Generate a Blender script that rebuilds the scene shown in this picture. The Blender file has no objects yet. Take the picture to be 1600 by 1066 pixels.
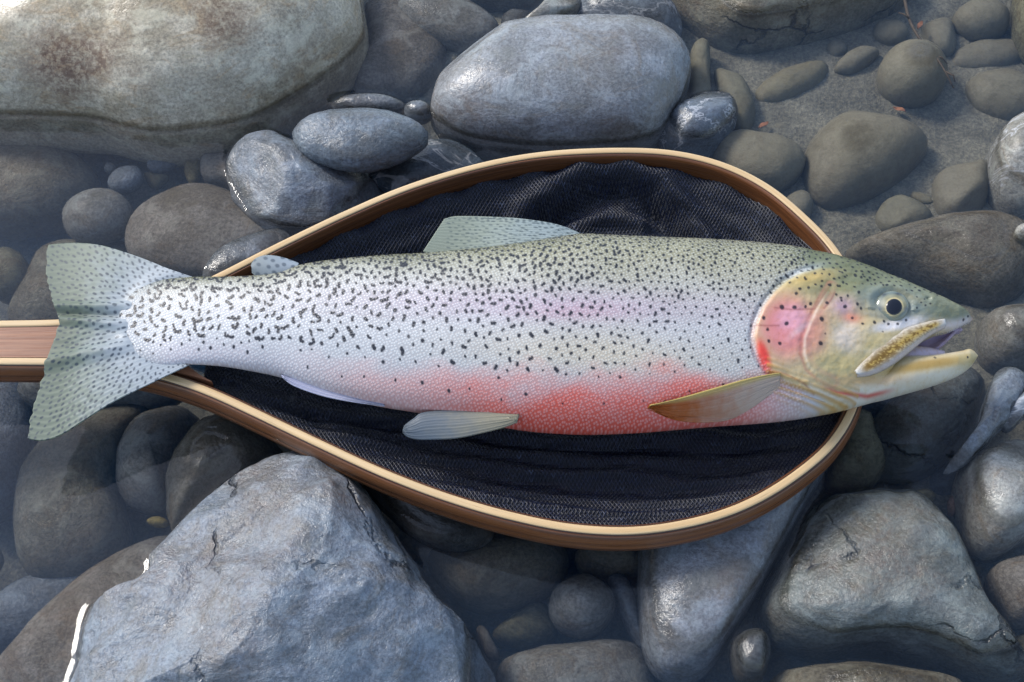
import bpy, math, random
import numpy as np
from mathutils import Vector, noise as mnoise

# ------------------------------------------------------------------ camera, sky, sun, exposure
sc = bpy.context.scene
COL = sc.collection
R = math.radians
TILT = R(33.0); DIST = 1.0; SPAN = 0.72; ZT = 0.02          # SPAN metres across the frame at DIST
CAM = np.array([0.0, -DIST*math.sin(TILT), ZT + DIST*math.cos(TILT)])
cam_d = bpy.data.cameras.new('camera'); cam_d.sensor_width = 36; cam_d.lens = 36*DIST/SPAN
cam_d.clip_start = 0.01; cam_d.clip_end = 500
cam = bpy.data.objects.new('camera', cam_d); COL.objects.link(cam)
cam.location = CAM; cam.rotation_euler = (TILT, 0, 0); sc.camera = cam

SUN_EL, SUN_AZ = R(42), R(-56)        # azimuth measured from +Y (far side) towards +X
w = bpy.data.worlds.new('World'); sc.world = w; w.use_nodes = True
nt = w.node_tree; nt.nodes.clear()
sky = nt.nodes.new('ShaderNodeTexSky'); sky.sky_type = 'NISHITA'; sky.sun_disc = False
sky.sun_elevation = SUN_EL; sky.sun_rotation = SUN_AZ
sky.air_density = 1.0; sky.dust_density = 1.2; sky.ozone_density = 1.0
hs = nt.nodes.new('ShaderNodeHueSaturation'); hs.inputs['Saturation'].default_value = 0.82
bg = nt.nodes.new('ShaderNodeBackground'); bg.inputs['Strength'].default_value = 0.125
wo = nt.nodes.new('ShaderNodeOutputWorld')
nt.links.new(sky.outputs[0], hs.inputs['Color']); nt.links.new(hs.outputs[0], bg.inputs[0]); nt.links.new(bg.outputs[0], wo.inputs[0])

sl = bpy.data.lights.new('sun', 'SUN'); sl.energy = 1.45; sl.angle = R(15); sl.color = (1.0, 0.96, 0.9)
so = bpy.data.objects.new('sun', sl); COL.objects.link(so)
sd = Vector((math.sin(SUN_AZ)*math.cos(SUN_EL), math.cos(SUN_AZ)*math.cos(SUN_EL), math.sin(SUN_EL)))
so.rotation_euler = sd.to_track_quat('Z', 'Y').to_euler(); so.location = sd*3

sc.view_settings.view_transform = 'Standard'; sc.view_settings.look = 'None'
sc.view_settings.gamma = 1; sc.view_settings.use_curve_mapping = False
sc.view_settings.exposure = 1.02
sc.render.engine = 'CYCLES'
cy = sc.cycles
cy.use_denoising = True; cy.max_bounces = 8; cy.transparent_max_bounces = 16; cy.volume_bounces = 1
cy.caustics_reflective = False; cy.caustics_refractive = False

# ------------------------------------------------------------------ helpers
FWD = np.array([0, math.sin(TILT), -math.cos(TILT)]); UPV = np.array([0, math.cos(TILT), math.sin(TILT)])
def ray(px, py):
    px = np.asarray(px, float); py = np.asarray(py, float)
    a = (px-800)/1600*SPAN/DIST; b = -(py-533)/1600*SPAN/DIST
    d = np.zeros(np.broadcast(px, py).shape+(3,))
    d[..., 0] = a; d[..., 1] = FWD[1]+b*UPV[1]; d[..., 2] = FWD[2]+b*UPV[2]
    return d
def at(px, py, z):
    d = ray(px, py); t = (np.asarray(z)-CAM[2])/d[..., 2]
    return CAM + d*t[..., None]
def S(r, g, b, k=1.0):
    f = lambda c: ((c/255+0.055)/1.055)**2.4 if c > 10 else c/255/12.92
    return np.array([f(r)*k, f(g)*k, f(b)*k])
def sst(a, b, x):
    t = np.clip((x-a)/(b-a), 0, 1); return t*t*(3-2*t)
def catmull(P, n, closed=True):
    P = np.asarray(P, float); m = len(P)
    segs = m if closed else m-1
    out = []
    for i in range(segs):
        if closed: p0, p1, p2, p3 = P[(i-1) % m], P[i], P[(i+1) % m], P[(i+2) % m]
        else: p0, p1, p2, p3 = P[max(i-1, 0)], P[i], P[i+1], P[min(i+2, m-1)]
        t = np.linspace(0, 1, 16, endpoint=False)[:, None]
        out.append(0.5*((2*p1)+(-p0+p2)*t+(2*p0-5*p1+4*p2-p3)*t*t+(-p0+3*p1-3*p2+p3)*t**3))
    out = np.concatenate(out)
    if not closed: out = np.vstack([out, P[-1]])
    return resample(out, n, closed)
def resample(P, n, closed=False):
    Q = np.vstack([P, P[:1]]) if closed else P
    L = np.concatenate([[0], np.cumsum(np.linalg.norm(np.diff(Q, axis=0), axis=1))])
    s = np.linspace(0, L[-1], n+1)[:-1] if closed else np.linspace(0, L[-1], n)
    return np.stack([np.interp(s, L, Q[:, k]) for k in range(Q.shape[1])], 1)
def seg_dist(px, py, line):
    """distance to an open polyline and signed side (+ = left of travel, y up)"""
    best = np.full(np.shape(px), 1e9); sign = np.ones(np.shape(px)); along = np.zeros(np.shape(px)); acc = 0
    for (x0, y0), (x1, y1) in zip(line[:-1], line[1:]):
        dx, dy = x1-x0, y1-y0; L2 = dx*dx+dy*dy
        t = np.clip(((px-x0)*dx+(py-y0)*dy)/L2, 0, 1)
        d = np.hypot(px-(x0+t*dx), py-(y0+t*dy)); s = np.sign(dx*(py-y0)-dy*(px-x0))
        m = d < best
        best = np.where(m, d, best); sign = np.where(m, s, sign); along = np.where(m, acc+t*math.sqrt(L2), along)
        acc += math.sqrt(L2)
    return best, sign, along
def mesh_obj(name, V, F, mat, parent=None, smooth=True, origin=None, attrs=None):
    V = np.asarray(V, float)
    if origin is not None: V = V-np.asarray(origin)
    me = bpy.data.meshes.new(name)
    me.from_pydata(V.tolist(), [], F if isinstance(F, list) else F.tolist())
    if smooth: me.polygons.foreach_set('use_smooth', np.ones(len(me.polygons), bool))
    for k, v in (attrs or {}).items():
        v = np.asarray(v, float)
        if v.ndim == 1:
            a = me.attributes.new(k, 'FLOAT', 'POINT'); a.data.foreach_set('value', v.ravel())
        elif k.startswith('c_'):
            a = me.attributes.new(k, 'FLOAT_COLOR', 'POINT'); a.data.foreach_set('color', np.hstack([v, np.ones((len(v), 1))]).ravel())
        else:
            a = me.attributes.new(k, 'FLOAT_VECTOR', 'POINT'); a.data.foreach_set('vector', v.ravel())
    me.update()
    o = bpy.data.objects.new(name, me); COL.objects.link(o)
    if mat: me.materials.append(mat)
    if origin is not None: o.location = origin
    if parent is not None:
        o.parent = parent
        o.location = np.array(o.location)-np.array(parent.location)
    return o
def tag(o, label=None, cat=None, group=None, kind=None):
    if label: o['label'] = label
    if cat: o['category'] = cat
    if group: o['group'] = group
    if kind: o['kind'] = kind
    return o
def empty(name, loc):
    o = bpy.data.objects.new(name, None); COL.objects.link(o); o.location = loc; o.empty_display_size = .02
    return o
def grid_faces(n, m, wrap=False, flip=False):
    """faces of an n x m vertex grid, index i*m+j, wrapped in j if asked"""
    i = np.arange(n-1)[:, None]; j = np.arange(m if wrap else m-1)[None, :]
    j2 = (j+1) % m
    a, b, c, d = i*m+j, i*m+j2, (i+1)*m+j2, (i+1)*m+j
    F = np.stack([a, b, c, d], -1).reshape(-1, 4)
    return F[:, ::-1] if flip else F
def fbm(P, freq, octv=4, seed=0):
    o = Vector((seed*13.7, seed*7.1, seed*3.3))
    return np.array([mnoise.fractal(Vector(p)*freq+o, 0.8, 2.1, octv) for p in P])

# ------------------------------------------------------------------ material helpers
class NT:
    def __init__(s, name):
        s.m = bpy.data.materials.new(name); s.m.use_nodes = True; s.t = s.m.node_tree; s.t.nodes.clear()
        s.out = s.n('ShaderNodeOutputMaterial')
    def n(s, ty, **kw):
        nd = s.t.nodes.new(ty)
        for k, v in kw.items():
            if hasattr(nd, k): setattr(nd, k, v)
            else: nd.inputs[k].default_value = v
        return nd
    def l(s, a, b): s.t.links.new(a, b)
    def set(s, sock, v):
        if isinstance(v, bpy.types.NodeSocket): s.l(v, sock)
        else: sock.default_value = v
    def math(s, op, a, b=None, clamp=False):
        nd = s.n('ShaderNodeMath', operation=op); nd.use_clamp = clamp
        s.set(nd.inputs[0], a)
        if b is not None: s.set(nd.inputs[1], b)
        return nd.outputs[0]
    def mix(s, f, a, b, mode='MIX'):
        nd = s.n('ShaderNodeMix'); nd.data_type = 'RGBA'; nd.blend_type = mode
        s.set(nd.inputs['Factor'], f)
        for k, v in ((6, a), (7, b)):
            if isinstance(v, bpy.types.NodeSocket): s.l(v, nd.inputs[k])
            else: nd.inputs[k].default_value = (*v[:3], 1)
        return nd.outputs[2]
    def ramp(s, f, a, b, lo=0.0, hi=1.0):
        nd = s.n('ShaderNodeMapRange'); nd.interpolation_type = 'SMOOTHSTEP'
        s.set(nd.inputs[0], f); nd.inputs[1].default_value = a; nd.inputs[2].default_value = b
        nd.inputs[3].default_value = lo; nd.inputs[4].default_value = hi
        return nd.outputs[0]
    def noise(s, vec, scale, detail=3, rough=0.55, dist=0.0):
        nd = s.n('ShaderNodeTexNoise'); s.l(vec, nd.inputs['Vector'])
        nd.inputs['Scale'].default_value = scale; nd.inputs['Detail'].default_value = detail
        nd.inputs['Roughness'].default_value = rough; nd.inputs['Distortion'].default_value = dist
        return nd.outputs['Fac'], nd.outputs['Color']
    def voro(s, vec, scale, rnd=1.0, feature='F1', dims='3D'):
        nd = s.n('ShaderNodeTexVoronoi'); nd.voronoi_dimensions = dims; nd.feature = feature
        s.l(vec, nd.inputs['Vector']); nd.inputs['Scale'].default_value = scale
        nd.inputs['Randomness'].default_value = rnd
        return nd
    def vadd(s, a, b, op='ADD'):
        nd = s.n('ShaderNodeVectorMath', operation=op)
        for i, v in enumerate((a, b)): s.set(nd.inputs[i], v)
        return nd.outputs[0]
    def vscale(s, a, k):
        nd = s.n('ShaderNodeVectorMath', operation='SCALE'); s.l(a, nd.inputs[0]); s.set(nd.inputs['Scale'], k); return nd.outputs[0]
    def mapping(s, vec, scale=(1, 1, 1), loc=(0, 0, 0), rot=(0, 0, 0)):
        nd = s.n('ShaderNodeMapping'); s.l(vec, nd.inputs[0]); nd.inputs['Scale'].default_value = scale
        nd.inputs['Location'].default_value = loc; nd.inputs['Rotation'].default_value = rot; return nd.outputs[0]
    def bump(s, h, strength, dist, normal=None):
        nd = s.n('ShaderNodeBump'); s.l(h, nd.inputs['Height']); s.set(nd.inputs['Strength'], strength); nd.inputs['Distance'].default_value = dist
        if normal is not None: s.l(normal, nd.inputs['Normal'])
        return nd.outputs[0]
    def bsdf(s, **kw):
        b = s.n('ShaderNodeBsdfPrincipled')
        for k, v in kw.items():
            k = k.replace('_', ' ')
            if isinstance(v, bpy.types.NodeSocket): s.l(v, b.inputs[k])
            else: b.inputs[k].default_value = (*v, 1) if (hasattr(v, '__len__') and len(v) == 3 and k not in ('Normal', 'Subsurface Radius')) else v
        s.l(b.outputs[0], s.out.inputs[0]); return b
    def attr(s, name, kind='GEOMETRY'):
        nd = s.n('ShaderNodeAttribute'); nd.attribute_name = name; nd.attribute_type = kind; return nd

def stone_material(name, stains=(), rust=0.0, crack=0.0, vein=0.0, silt=0.0, rough=(0.28, 0.62), bumpk=1.0):
    t = NT(name)
    oc = t.n('ShaderNodeTexCoord').outputs['Object']; oi = t.n('ShaderNodeObjectInfo')
    off = t.vscale(oi.outputs['Location'], 5.0)
    p = t.vadd(oc, off)
    base = oi.outputs['Color']
    n1, _ = t.noise(p, 14, 5, 0.6, 0.4)
    n2, _ = t.noise(p, 48, 5, 0.65)
    n3, _ = t.noise(p, 420, 3, 0.7)
    n4, _ = t.noise(t.mapping(p, (1, 1, 3.2), rot=(0.5, 0.3, 0.4)), 26, 6, 0.7, 1.2)
    gp = t.n('ShaderNodeNewGeometry'); sz = t.n('ShaderNodeSeparateXYZ'); t.l(gp.outputs['Position'], sz.inputs[0])
    col = t.mix(t.ramp(n1, 0.35, 0.7), base, t.mix(1.0, base, (0.62, 0.58, 0.52), 'MULTIPLY'))
    col = t.mix(t.ramp(n2, 0.48, 0.72, 0, 0.7), col, t.mix(1.0, base, (1.42, 1.44, 1.48), 'MULTIPLY'))
    col = t.mix(t.ramp(n4, 0.50, 0.66, 0, 0.6), col, t.mix(1.0, base, (0.82, 0.66, 0.5), 'MULTIPLY'))
    col = t.mix(t.ramp(n3, 0.3, 0.7, 0.0, 0.55), t.mix(1.0, col, (0.5, 0.5, 0.51), 'MULTIPLY'), t.mix(1.0, col, (1.32, 1.32, 1.32), 'MULTIPLY'))
    n5, _ = t.noise(t.mapping(p, (1, 1.3, 1.6), rot=(.4, .2, 1.1)), 36, 6, 0.72, 0.6)
    col = t.mix(t.ramp(n5, 0.48, 0.64, 0, 0.38), col, t.mix(1.0, base, (1.30, 1.38, 1.36), 'MULTIPLY'))
    col = t.mix(t.ramp(n5, 0.48, 0.34, 0, 0.42), col, t.mix(1.0, base, (0.56, 0.55, 0.47), 'MULTIPLY'))
    if rust:
        big, _ = t.noise(p, 9, 2, 0.5, 0.3); sp, _ = t.noise(p, 150, 4, 0.75); md, _ = t.noise(p, 34, 4, 0.7)
        area = t.ramp(big, 0.5, 0.68)
        f = t.math('MULTIPLY', area, t.ramp(t.math('ADD', t.math('MULTIPLY', sp, 0.6), t.math('MULTIPLY', md, 0.5)), 0.5, 0.68))
        col = t.mix(t.math('MULTIPLY', area, 0.35*rust), col, (0.30, 0.21, 0.12))
        col = t.mix(t.math('MULTIPLY', f, 0.85*rust), col, (0.095, 0.042, 0.026))
    for (sx, sy, sz_, ra, st_) in stains:
        dv = t.n('ShaderNodeVectorMath', operation='DISTANCE'); t.l(t.vadd(gp.outputs['Position'], t.vscale(t.noise(p, 26, 3)[1], .05)), dv.inputs[0]); dv.inputs[1].default_value = (sx+.025, sy+.025, sz_+.025)
        ms = t.ramp(dv.outputs['Value'], ra*.3, ra, 1, 0); sp2, _ = t.noise(p, 190, 5, .8)
        col = t.mix(t.math('MULTIPLY', ms, .4*st_), col, (.30, .16, .07))
        col = t.mix(t.math('MULTIPLY', t.math('MULTIPLY', ms, t.ramp(sp2, .40, .58)), .95*st_), col, (.085, .034, .02))
    if vein:
        vv, _ = t.noise(t.mapping(p, (1, 2.4, 1.5), rot=(0.2, 0.6, 0.9)), 11, 5, 0.62, 0.9)
        f = t.ramp(t.math('ABSOLUTE', t.math('SUBTRACT', vv, 0.5)), 0.0, 0.022, 1, 0)
        col = t.mix(t.math('MULTIPLY', f, vein), col, (0.62, 0.64, 0.68))
    if silt:
        s1, _ = t.noise(p, 120, 4, 0.75)
        col = t.mix(t.ramp(s1, 0.3, 0.7, silt*0.55, silt), col, (0.262, 0.247, 0.186))
    h = t.math('ADD', t.math('MULTIPLY', n2, 0.7), t.math('MULTIPLY', n3, 0.16))
    h = t.math('ADD', h, t.math('ADD', t.math('MULTIPLY', n4, 0.5), t.math('MULTIPLY', n5, 0.6)))
    if crack:
        vc = t.voro(t.vadd(t.mapping(p, (1, 1.0, 1.6), rot=(0.3, 0.2, 0.7)), t.vscale(t.noise(p, 30, 4)[1], 0.05)), 11, 1.0, 'DISTANCE_TO_EDGE')
        ck = t.math('MULTIPLY', t.ramp(vc.outputs['Distance'], 0.0, 0.028, 1, 0), t.ramp(n1, 0.44, 0.58))
        col = t.mix(t.math('MULTIPLY', ck, 0.75*crack), col, (0.03, 0.035, 0.045))
        h = t.math('SUBTRACT', h, t.math('MULTIPLY', ck, 0.9*crack))
    nb = t.bump(h, 0.6*bumpk, 0.004)
    # wet below and just above the waterline: darker, glossier in air; next to no gloss under water
    zz = t.math('ADD', sz.outputs[2], t.math('MULTIPLY', t.math('SUBTRACT', n1, 0.5), 0.012))
    wet = t.ramp(zz, 0.002, 0.007, 1, 0); band = t.math('MULTIPLY', wet, t.ramp(zz, -0.0035, 0.0, 0, 1))
    col = t.mix(t.math('MULTIPLY', wet, 0.85), col, t.mix(1.0, col, (0.66, 0.645, 0.61), 'MULTIPLY'))
    col = t.mix(t.math('MULTIPLY', band, 0.7), col, t.mix(1.0, col, (0.5, 0.48, 0.45), 'MULTIPLY'))
    rg = t.math('MULTIPLY', t.ramp(n2, 0.3, 0.7, rough[0], rough[1]), t.ramp(wet, 0, 1, 1.0, 0.45))
    t.bsdf(Base_Color=col, Roughness=rg, Normal=nb, Specular_IOR_Level=t.ramp(sz.outputs[2], -0.0015, 0.001, 0.04, 0.5))
    return t.m
M = {}
M['stone'] = stone_material('stone_grey', rust=0.25, rough=(0.14, 0.42), bumpk=1.15)
M['smooth'] = stone_material('stone_wet_smooth', rough=(0.12, 0.36), bumpk=0.75, rust=0.25)
_b = lambda x, y, ra, k, z=.07: (*[float(q) for q in at(x, y, z)], ra, k)
M['rust'] = stone_material('stone_rust', stains=[_b(345, 100, .034, .9), _b(395, 55, .034, 1), _b(360, 20, .04, .6), _b(95, 105, .045, .8, .05), _b(150, 85, .035, .5, .06), _b(215, 125, .03, .3, .05)], rust=.3, rough=(0.14, 0.38), bumpk=0.5)
M['slate'] = stone_material('stone_slate', crack=1.0, rust=0.35, bumpk=1.5, rough=(0.16, 0.45))
M['vein'] = stone_material('stone_veined', vein=0.55, rough=(0.12, 0.4), bumpk=0.8)
M['silt'] = stone_material('stone_silted', silt=0.75, rough=(0.6, 0.9), bumpk=0.7)

# ------------------------------------------------------------------ river bed
def zbed(x, y):
    # shallow and silty at the far right, deep at the near left
    s = np.clip(0.5+(x*0.9+y*1.3), 0, 1)
    return -0.110+0.073*sst(0.25, 0.95, s)
def bed_height(x, y):
    P = np.stack([x.ravel(), y.ravel(), np.zeros(x.size)], 1)
    return zbed(x, y)+(0.006*fbm(P, 9, 4, 3)+0.0016*fbm(P, 60, 3, 4)).reshape(x.shape)
def axis(lo, hi, step, far):
    a = np.arange(lo, hi+step/2, step); k = np.array([.05, .15, .4, 1.0, far])
    return np.concatenate([(lo-k)[::-1], a, hi+k])
bx, by = axis(-.6, .6, .007, 8.0), axis(-.5, .6, .007, 8.0)
GX, GY = np.meshgrid(bx, by)
Z = bed_height(GX, GY)
t = NT('bed_silt')
oc = t.n('ShaderNodeTexCoord').outputs['Object']
n1, _ = t.noise(oc, 30, 5, 0.65); n2, _ = t.noise(oc, 300, 4, 0.8); n3, _ = t.noise(oc, 6, 3)
c = t.mix(t.ramp(n1, .35, .65), (0.16, 0.15, 0.112), (0.255, 0.24, 0.182))
c = t.mix(t.ramp(n2, .35, .7), t.mix(1, c, (.6, .6, .6), 'MULTIPLY'), t.mix(1, c, (1.3, 1.28, 1.22), 'MULTIPLY'))
vg = t.voro(oc, 420, 1.0)
c = t.mix(t.ramp(vg.outputs['Distance'], .12, .3, .35, 0), c, (.3, .27, .22))
t.bsdf(Base_Color=c, Roughness=0.9, Normal=t.bump(t.math('ADD', n2, t.math('MULTIPLY', n1, 1.5)), .8, .004))
tag(mesh_obj('river_bed', np.stack([GX, GY, Z], -1).reshape(-1, 3), grid_faces(len(by), len(bx)), t.m), 'silty brown river bed under shallow water', kind='structure')

# ------------------------------------------------------------------ stones
CONTOURS = []           # waterline loops of the stones that break the surface
PLACED = []             # (x, y, radius) of every stone
PAL = dict(tan=(.72, .64, .485), blue=(.185, .222, .262), grey=(.25, .255, .25), olive=(.20, .19, .13), brown=(.24, .222, .175),
           dark=(.105, .112, .118), yellow=(.30, .255, .14), pale=(.34, .34, .315), cool=(.215, .245, .285), mauve=(.25, .23, .205), slate=(.215, .245, .285))
def ell(cx, cy, rx, ry, a=0, n=14, seed=0, irr=.07):
    rnd = random.Random(seed+int(cx*7+cy)); a = R(a); out = []
    for k in range(n):
        th = 2*math.pi*k/n; q = 1+rnd.uniform(-irr, irr)
        x, y = rx*math.cos(th)*q, ry*math.sin(th)*q
        out.append((cx+x*math.cos(a)-y*math.sin(a), cy+x*math.sin(a)+y*math.cos(a)))
    return out
SEED = [0]
def stone(name, label, poly, zt=None, h=None, col='grey', mat='stone', e=2.3, rough=.05, cuts=0, group=None, world=None, hd=None, cutk=.82, peak=(0, 0), crag=0.0, cragf=26):
    SEED[0] += 1; seed = SEED[0]; rnd = random.Random(seed*31)
    if world is None:
        Q = np.array(poly, float); ext = min(np.ptp(Q[:, 0]), np.ptp(Q[:, 1])*1.2)/2*SPAN/1600
        hh = h if h is not None else max(.004, .55*ext)
        if zt is None:
            c0 = at(Q[:, 0].mean(), Q[:, 1].mean(), -.06); zt = float(zbed(c0[0], c0[1]))+1.35*hh
        zc = zt-hh
        n = int(np.clip(ext*(2000 if crag else 1100), 30, 300 if crag else 150))
        C = catmull(at(Q[:, 0], Q[:, 1], zc)[:, :2], n)
    else:
        x, y, r, hh, zt = world; zc = zt-hh
        pts = [(x+r*math.cos(k*.628)*rnd.uniform(.8, 1.25), y+r*.8*math.sin(k*.628)*rnd.uniform(.8, 1.25)) for k in range(10)]
        ext = r; n = int(np.clip(ext*900, 28, 80)); C = catmull(pts, n)
    hdn = hd if hd is not None else hh
    cen = C.mean(0); rel = C-cen
    # the bulge above and below the widest outline adds to what a slanted look sees: take that off the outline
    b = max(abs(rel[:, 1]).max(), 1e-4); tl = math.tan(TILT)
    for up, H in ((True, hh), (False, hdn)):
        k = math.sqrt(max(.55, 1-(min(H, .9*b)*tl/b)**2*.8)); m = rel[:, 1] > 0 if up else rel[:, 1] <= 0
        rel[m, 1] *= k
    nr = max(14, int(n*.55)); p = 2/e
    phi = np.linspace(-math.pi/2, math.pi/2, nr)
    rr = np.cos(phi).clip(0)**p; zz = np.sign(phi)*np.abs(np.sin(phi))**p
    zz = np.where(zz > 0, zz*hh, zz*hdn)
    sh = np.array(peak)*b
    V = np.zeros((nr, n, 3))
    V[..., 0] = rel[None, :, 0]*rr[:, None]+sh[0]*(1-rr[:, None])*(phi[:, None] > 0)
    V[..., 1] = rel[None, :, 1]*rr[:, None]+sh[1]*(1-rr[:, None])*(phi[:, None] > 0)
    V[..., 2] = zz[:, None]
    V = V.reshape(-1, 3)
    size = max(b, ext)
    nz = fbm(V, .55/size, 3, seed); nz2 = fbm(V, 2.6/size, 4, seed+50)
    nrm = V/np.array([max(abs(rel[:, 0]).max(), 1e-4), b, max(hh, hdn)])
    ln = np.linalg.norm(nrm, axis=1)[:, None]+1e-6; nrm = nrm/ln
    V = V+nrm*(nz*rough*1.1+nz2*rough*.42)[:, None]*min(size, .06)
    for k in range(cuts):
        az = rnd.uniform(0, 6.283); el = R(rnd.uniform(25, 75)); nn = np.array([math.cos(az)*math.cos(el), math.sin(az)*math.cos(el), math.sin(el)])
        dt = V@nn; lim = dt.max()*rnd.uniform(cutk-.08, cutk+.08); V = V-np.clip(dt-lim, 0, None)[:, None]*nn*.88
    if crag:
        o_ = Vector((seed*5.1, seed, 0)); q = V@np.array([[.8, .6, 0], [-.6, .8, 0], [0, 0, 1]]).T*np.array([cragf*.55, cragf, cragf])
        rid = np.array([mnoise.ridged_multi_fractal(Vector(a)+o_, 1.0, 2.1, 5, 1.0, 2.0) for a in q]); big = fbm(V, cragf*.4, 3, seed+9)
        V = V+nrm*((rid-1.1)*crag*.55+big*crag*1.3)[:, None]
    top = V[:, 2].max()
    org = np.array([cen[0], cen[1], zc])
    F = grid_faces(nr, n, wrap=True)
    o = mesh_obj(name, V, F, M[mat]); o.location = org
    cv = np.array(PAL[col] if isinstance(col, str) else col)*rnd.uniform(.92, 1.08)
    o.color = (*cv, 1)
    tag(o, label, {'boulder': 'boulder', 'pebble': 'pebble'}.get(name, 'stone'), group)
    PLACED.append((cen[0], cen[1], float(np.hypot(rel[:, 0], rel[:, 1]).mean())))
    # waterline
    W = V.reshape(nr, n, 3)+org
    if top+zc > .0006 and zc < .0:
        loop = []
        for j in range(n):
            zcol = W[:, j, 2]; k = np.where((zcol[:-1] <= 0) & (zcol[1:] > 0))[0]
            if len(k) == 0: continue
            k = k[-1]; f = (0-zcol[k])/(zcol[k+1]-zcol[k]); loop.append(W[k, j, :2]*(1-f)+W[k+1, j, :2]*f)
        if len(loop) > 8: CONTOURS.append(np.array(loop))
    elif zc >= 0:
        CONTOURS.append(W[nr//2, :, :2].copy())
    return o

# --- far left
stone('boulder', 'huge smooth tan boulder with rusty brown stains rising from the water',
      [(75, -30), (0, 42), (-70, 90), (-110, 160), (-60, 212), (0, 220), (100, 224), (160, 228), (210, 242), (265, 248), (335, 240), (385, 230), (435, 207), (505, 162), (545, 132), (568, 106), (576, 85), (572, 40), (560, -30), (500, -80), (300, -110), (150, -90)],
      zt=.082, h=.108, hd=.06, col='tan', mat='rust', e=2.35, rough=.035, peak=(0, .1))
stone('river_stone', 'large dim grey stone drowned below the edge of the huge tan boulder',
      [(-60, 250), (0, 226), (60, 226), (110, 238), (140, 262), (160, 292), (148, 322), (110, 350), (60, 362), (0, 364), (-60, 350)], zt=-.032, h=.034, col='brown')
stone('river_stone', 'smooth round grey egg-shaped stone just under water above the tail fin', ell(153, 340, 57, 42, -12, irr=.02), zt=-.014, h=.02, col='grey', mat='smooth', e=2.0, rough=.015)
stone('pebble', 'small pale blue pebble touching the egg-shaped stone', ell(196, 282, 29, 19, -25, irr=.04), zt=-.03, h=.009, col='slate')
stone('pebble', 'tiny round grey pebble beside the small pale blue pebble', ell(172, 263, 9, 8), zt=-.042, h=.004, col='grey')
stone('pebble', 'flat grey-blue pebble sheltering under the tan boulder', ell(252, 257, 24, 12, -6), zt=-.036, h=.006, col='slate')
stone('pebble', 'small three-cornered greenish pebble under the flat grey-blue pebble', [(226, 272), (244, 273), (264, 276), (256, 288), (244, 296), (233, 290)], zt=-.044, h=.006, col='olive')
stone('pebble', 'narrow brownish pebble standing beside a squarish one under the tan boulder', ell(303, 266, 14, 24, 8), zt=-.034, h=.006, col='yellow')
stone('pebble', 'squarish grey pebble wedged between tan boulder and rust-flecked angular stone', [(314, 255), (320, 247), (350, 245), (372, 250), (374, 275), (360, 290), (325, 286), (315, 274)], zt=-.024, h=.012, col='mauve', e=3)
stone('river_stone', 'broad flat mauve-brown stone under water between egg-shaped stone and net rim',
      [(196, 385), (205, 345), (235, 315), (300, 292), (352, 300), (402, 330), (455, 365), (455, 402), (400, 428), (340, 440), (260, 432), (210, 412)], zt=-.006, h=.024, col='mauve', mat='smooth', rough=.03)
stone('river_stone', 'angular pale grey stone flecked with rust beside the upper rim of the net',
      [(354, 275), (360, 245), (383, 222), (420, 215), (470, 233), (540, 260), (592, 288), (610, 318), (565, 348), (505, 368), (455, 374), (408, 358), (368, 322)], zt=.026, h=.034, col='slate', mat='stone', cuts=6, cutk=.8, rough=.05, crag=.002, cragf=40)
stone('river_stone', 'flat oval blue-grey stone resting on the rust-flecked angular stone',
      [(456, 210), (478, 189), (530, 176), (590, 175), (640, 187), (669, 208), (667, 226), (640, 242), (600, 260), (560, 267), (510, 259), (468, 238)], zt=.042, h=.018, col='blue', mat='stone', rough=.04)
stone('river_stone', 'dark wet blue stone between the flat oval stone and the net rim',
      [(575, 275), (635, 245), (672, 215), (712, 225), (755, 255), (765, 275), (700, 300), (640, 312), (598, 302)], zt=.006, h=.02, col=(.12, .15, .185), mat='vein', cuts=2)
stone('river_stone', 'pale grey wet stone half hidden under the net rim by the adipose fin',
      [(316, 435), (338, 398), (380, 373), (440, 360), (458, 382), (420, 420), (350, 445)], zt=.004, h=.012, col='slate', mat='smooth', rough=.03)
stone('river_stone', 'thin grey sliver of stone lying above the flat oval stone', [(518, 166), (545, 152), (600, 151), (634, 165), (626, 179), (560, 180)], zt=.006, h=.010, col='cool')
stone('pebble', 'small oval grey pebble wedged against the big rounded stone', ell(654, 176, 23, 15, 10, irr=.03), zt=.006, h=.01, col='cool', mat='smooth')
stone('river_stone', 'flat mauve-grey stone under water between tan boulder and big rounded stone',
      [(568, 12), (612, 0), (655, 30), (694, 70), (698, 97), (672, 132), (640, 154), (598, 158), (556, 152), (550, 120), (570, 90)], zt=-.014, h=.024, col='mauve', mat='stone')
stone('river_stone', 'smooth oval grey-olive stone slanting under water behind the flat mauve-grey stone',
      [(620, 15), (636, -8), (690, -8), (732, 8), (772, 35), (784, 56), (772, 73), (730, 79), (690, 69), (648, 50)], zt=-.006, h=.02, col='grey', mat='smooth', rough=.02)
stone('river_stone', 'grey-green stone tucked behind the smooth oval grey-olive stone', ell(790, -4, 85, 18, 0), zt=-.01, h=.02, col='grey')
stone('pebble', 'small dark angular chip of stone beside the bright white slab', [(789, 52), (784, 30), (808, 16), (830, 25), (817, 52)], zt=-.008, h=.01, col='dark', cuts=2)
stone('river_stone', 'bright white-grey elongated slab leaning behind the big rounded stone', [(806, 58), (828, 35), (858, 6), (880, -8), (906, -2), (902, 20), (872, 39), (840, 53)], zt=.012, h=.018, col='pale', mat='smooth', cuts=2)
stone('river_stone', 'wet blue-green stone with white streaks behind the big rounded stone',
      [(890, 45), (893, 10), (920, -16), (1000, -20), (1042, 2), (1063, 35), (1063, 62), (1040, 80), (960, 75), (905, 62)], zt=.006, h=.032, col='cool', mat='vein', rough=.03)
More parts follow.
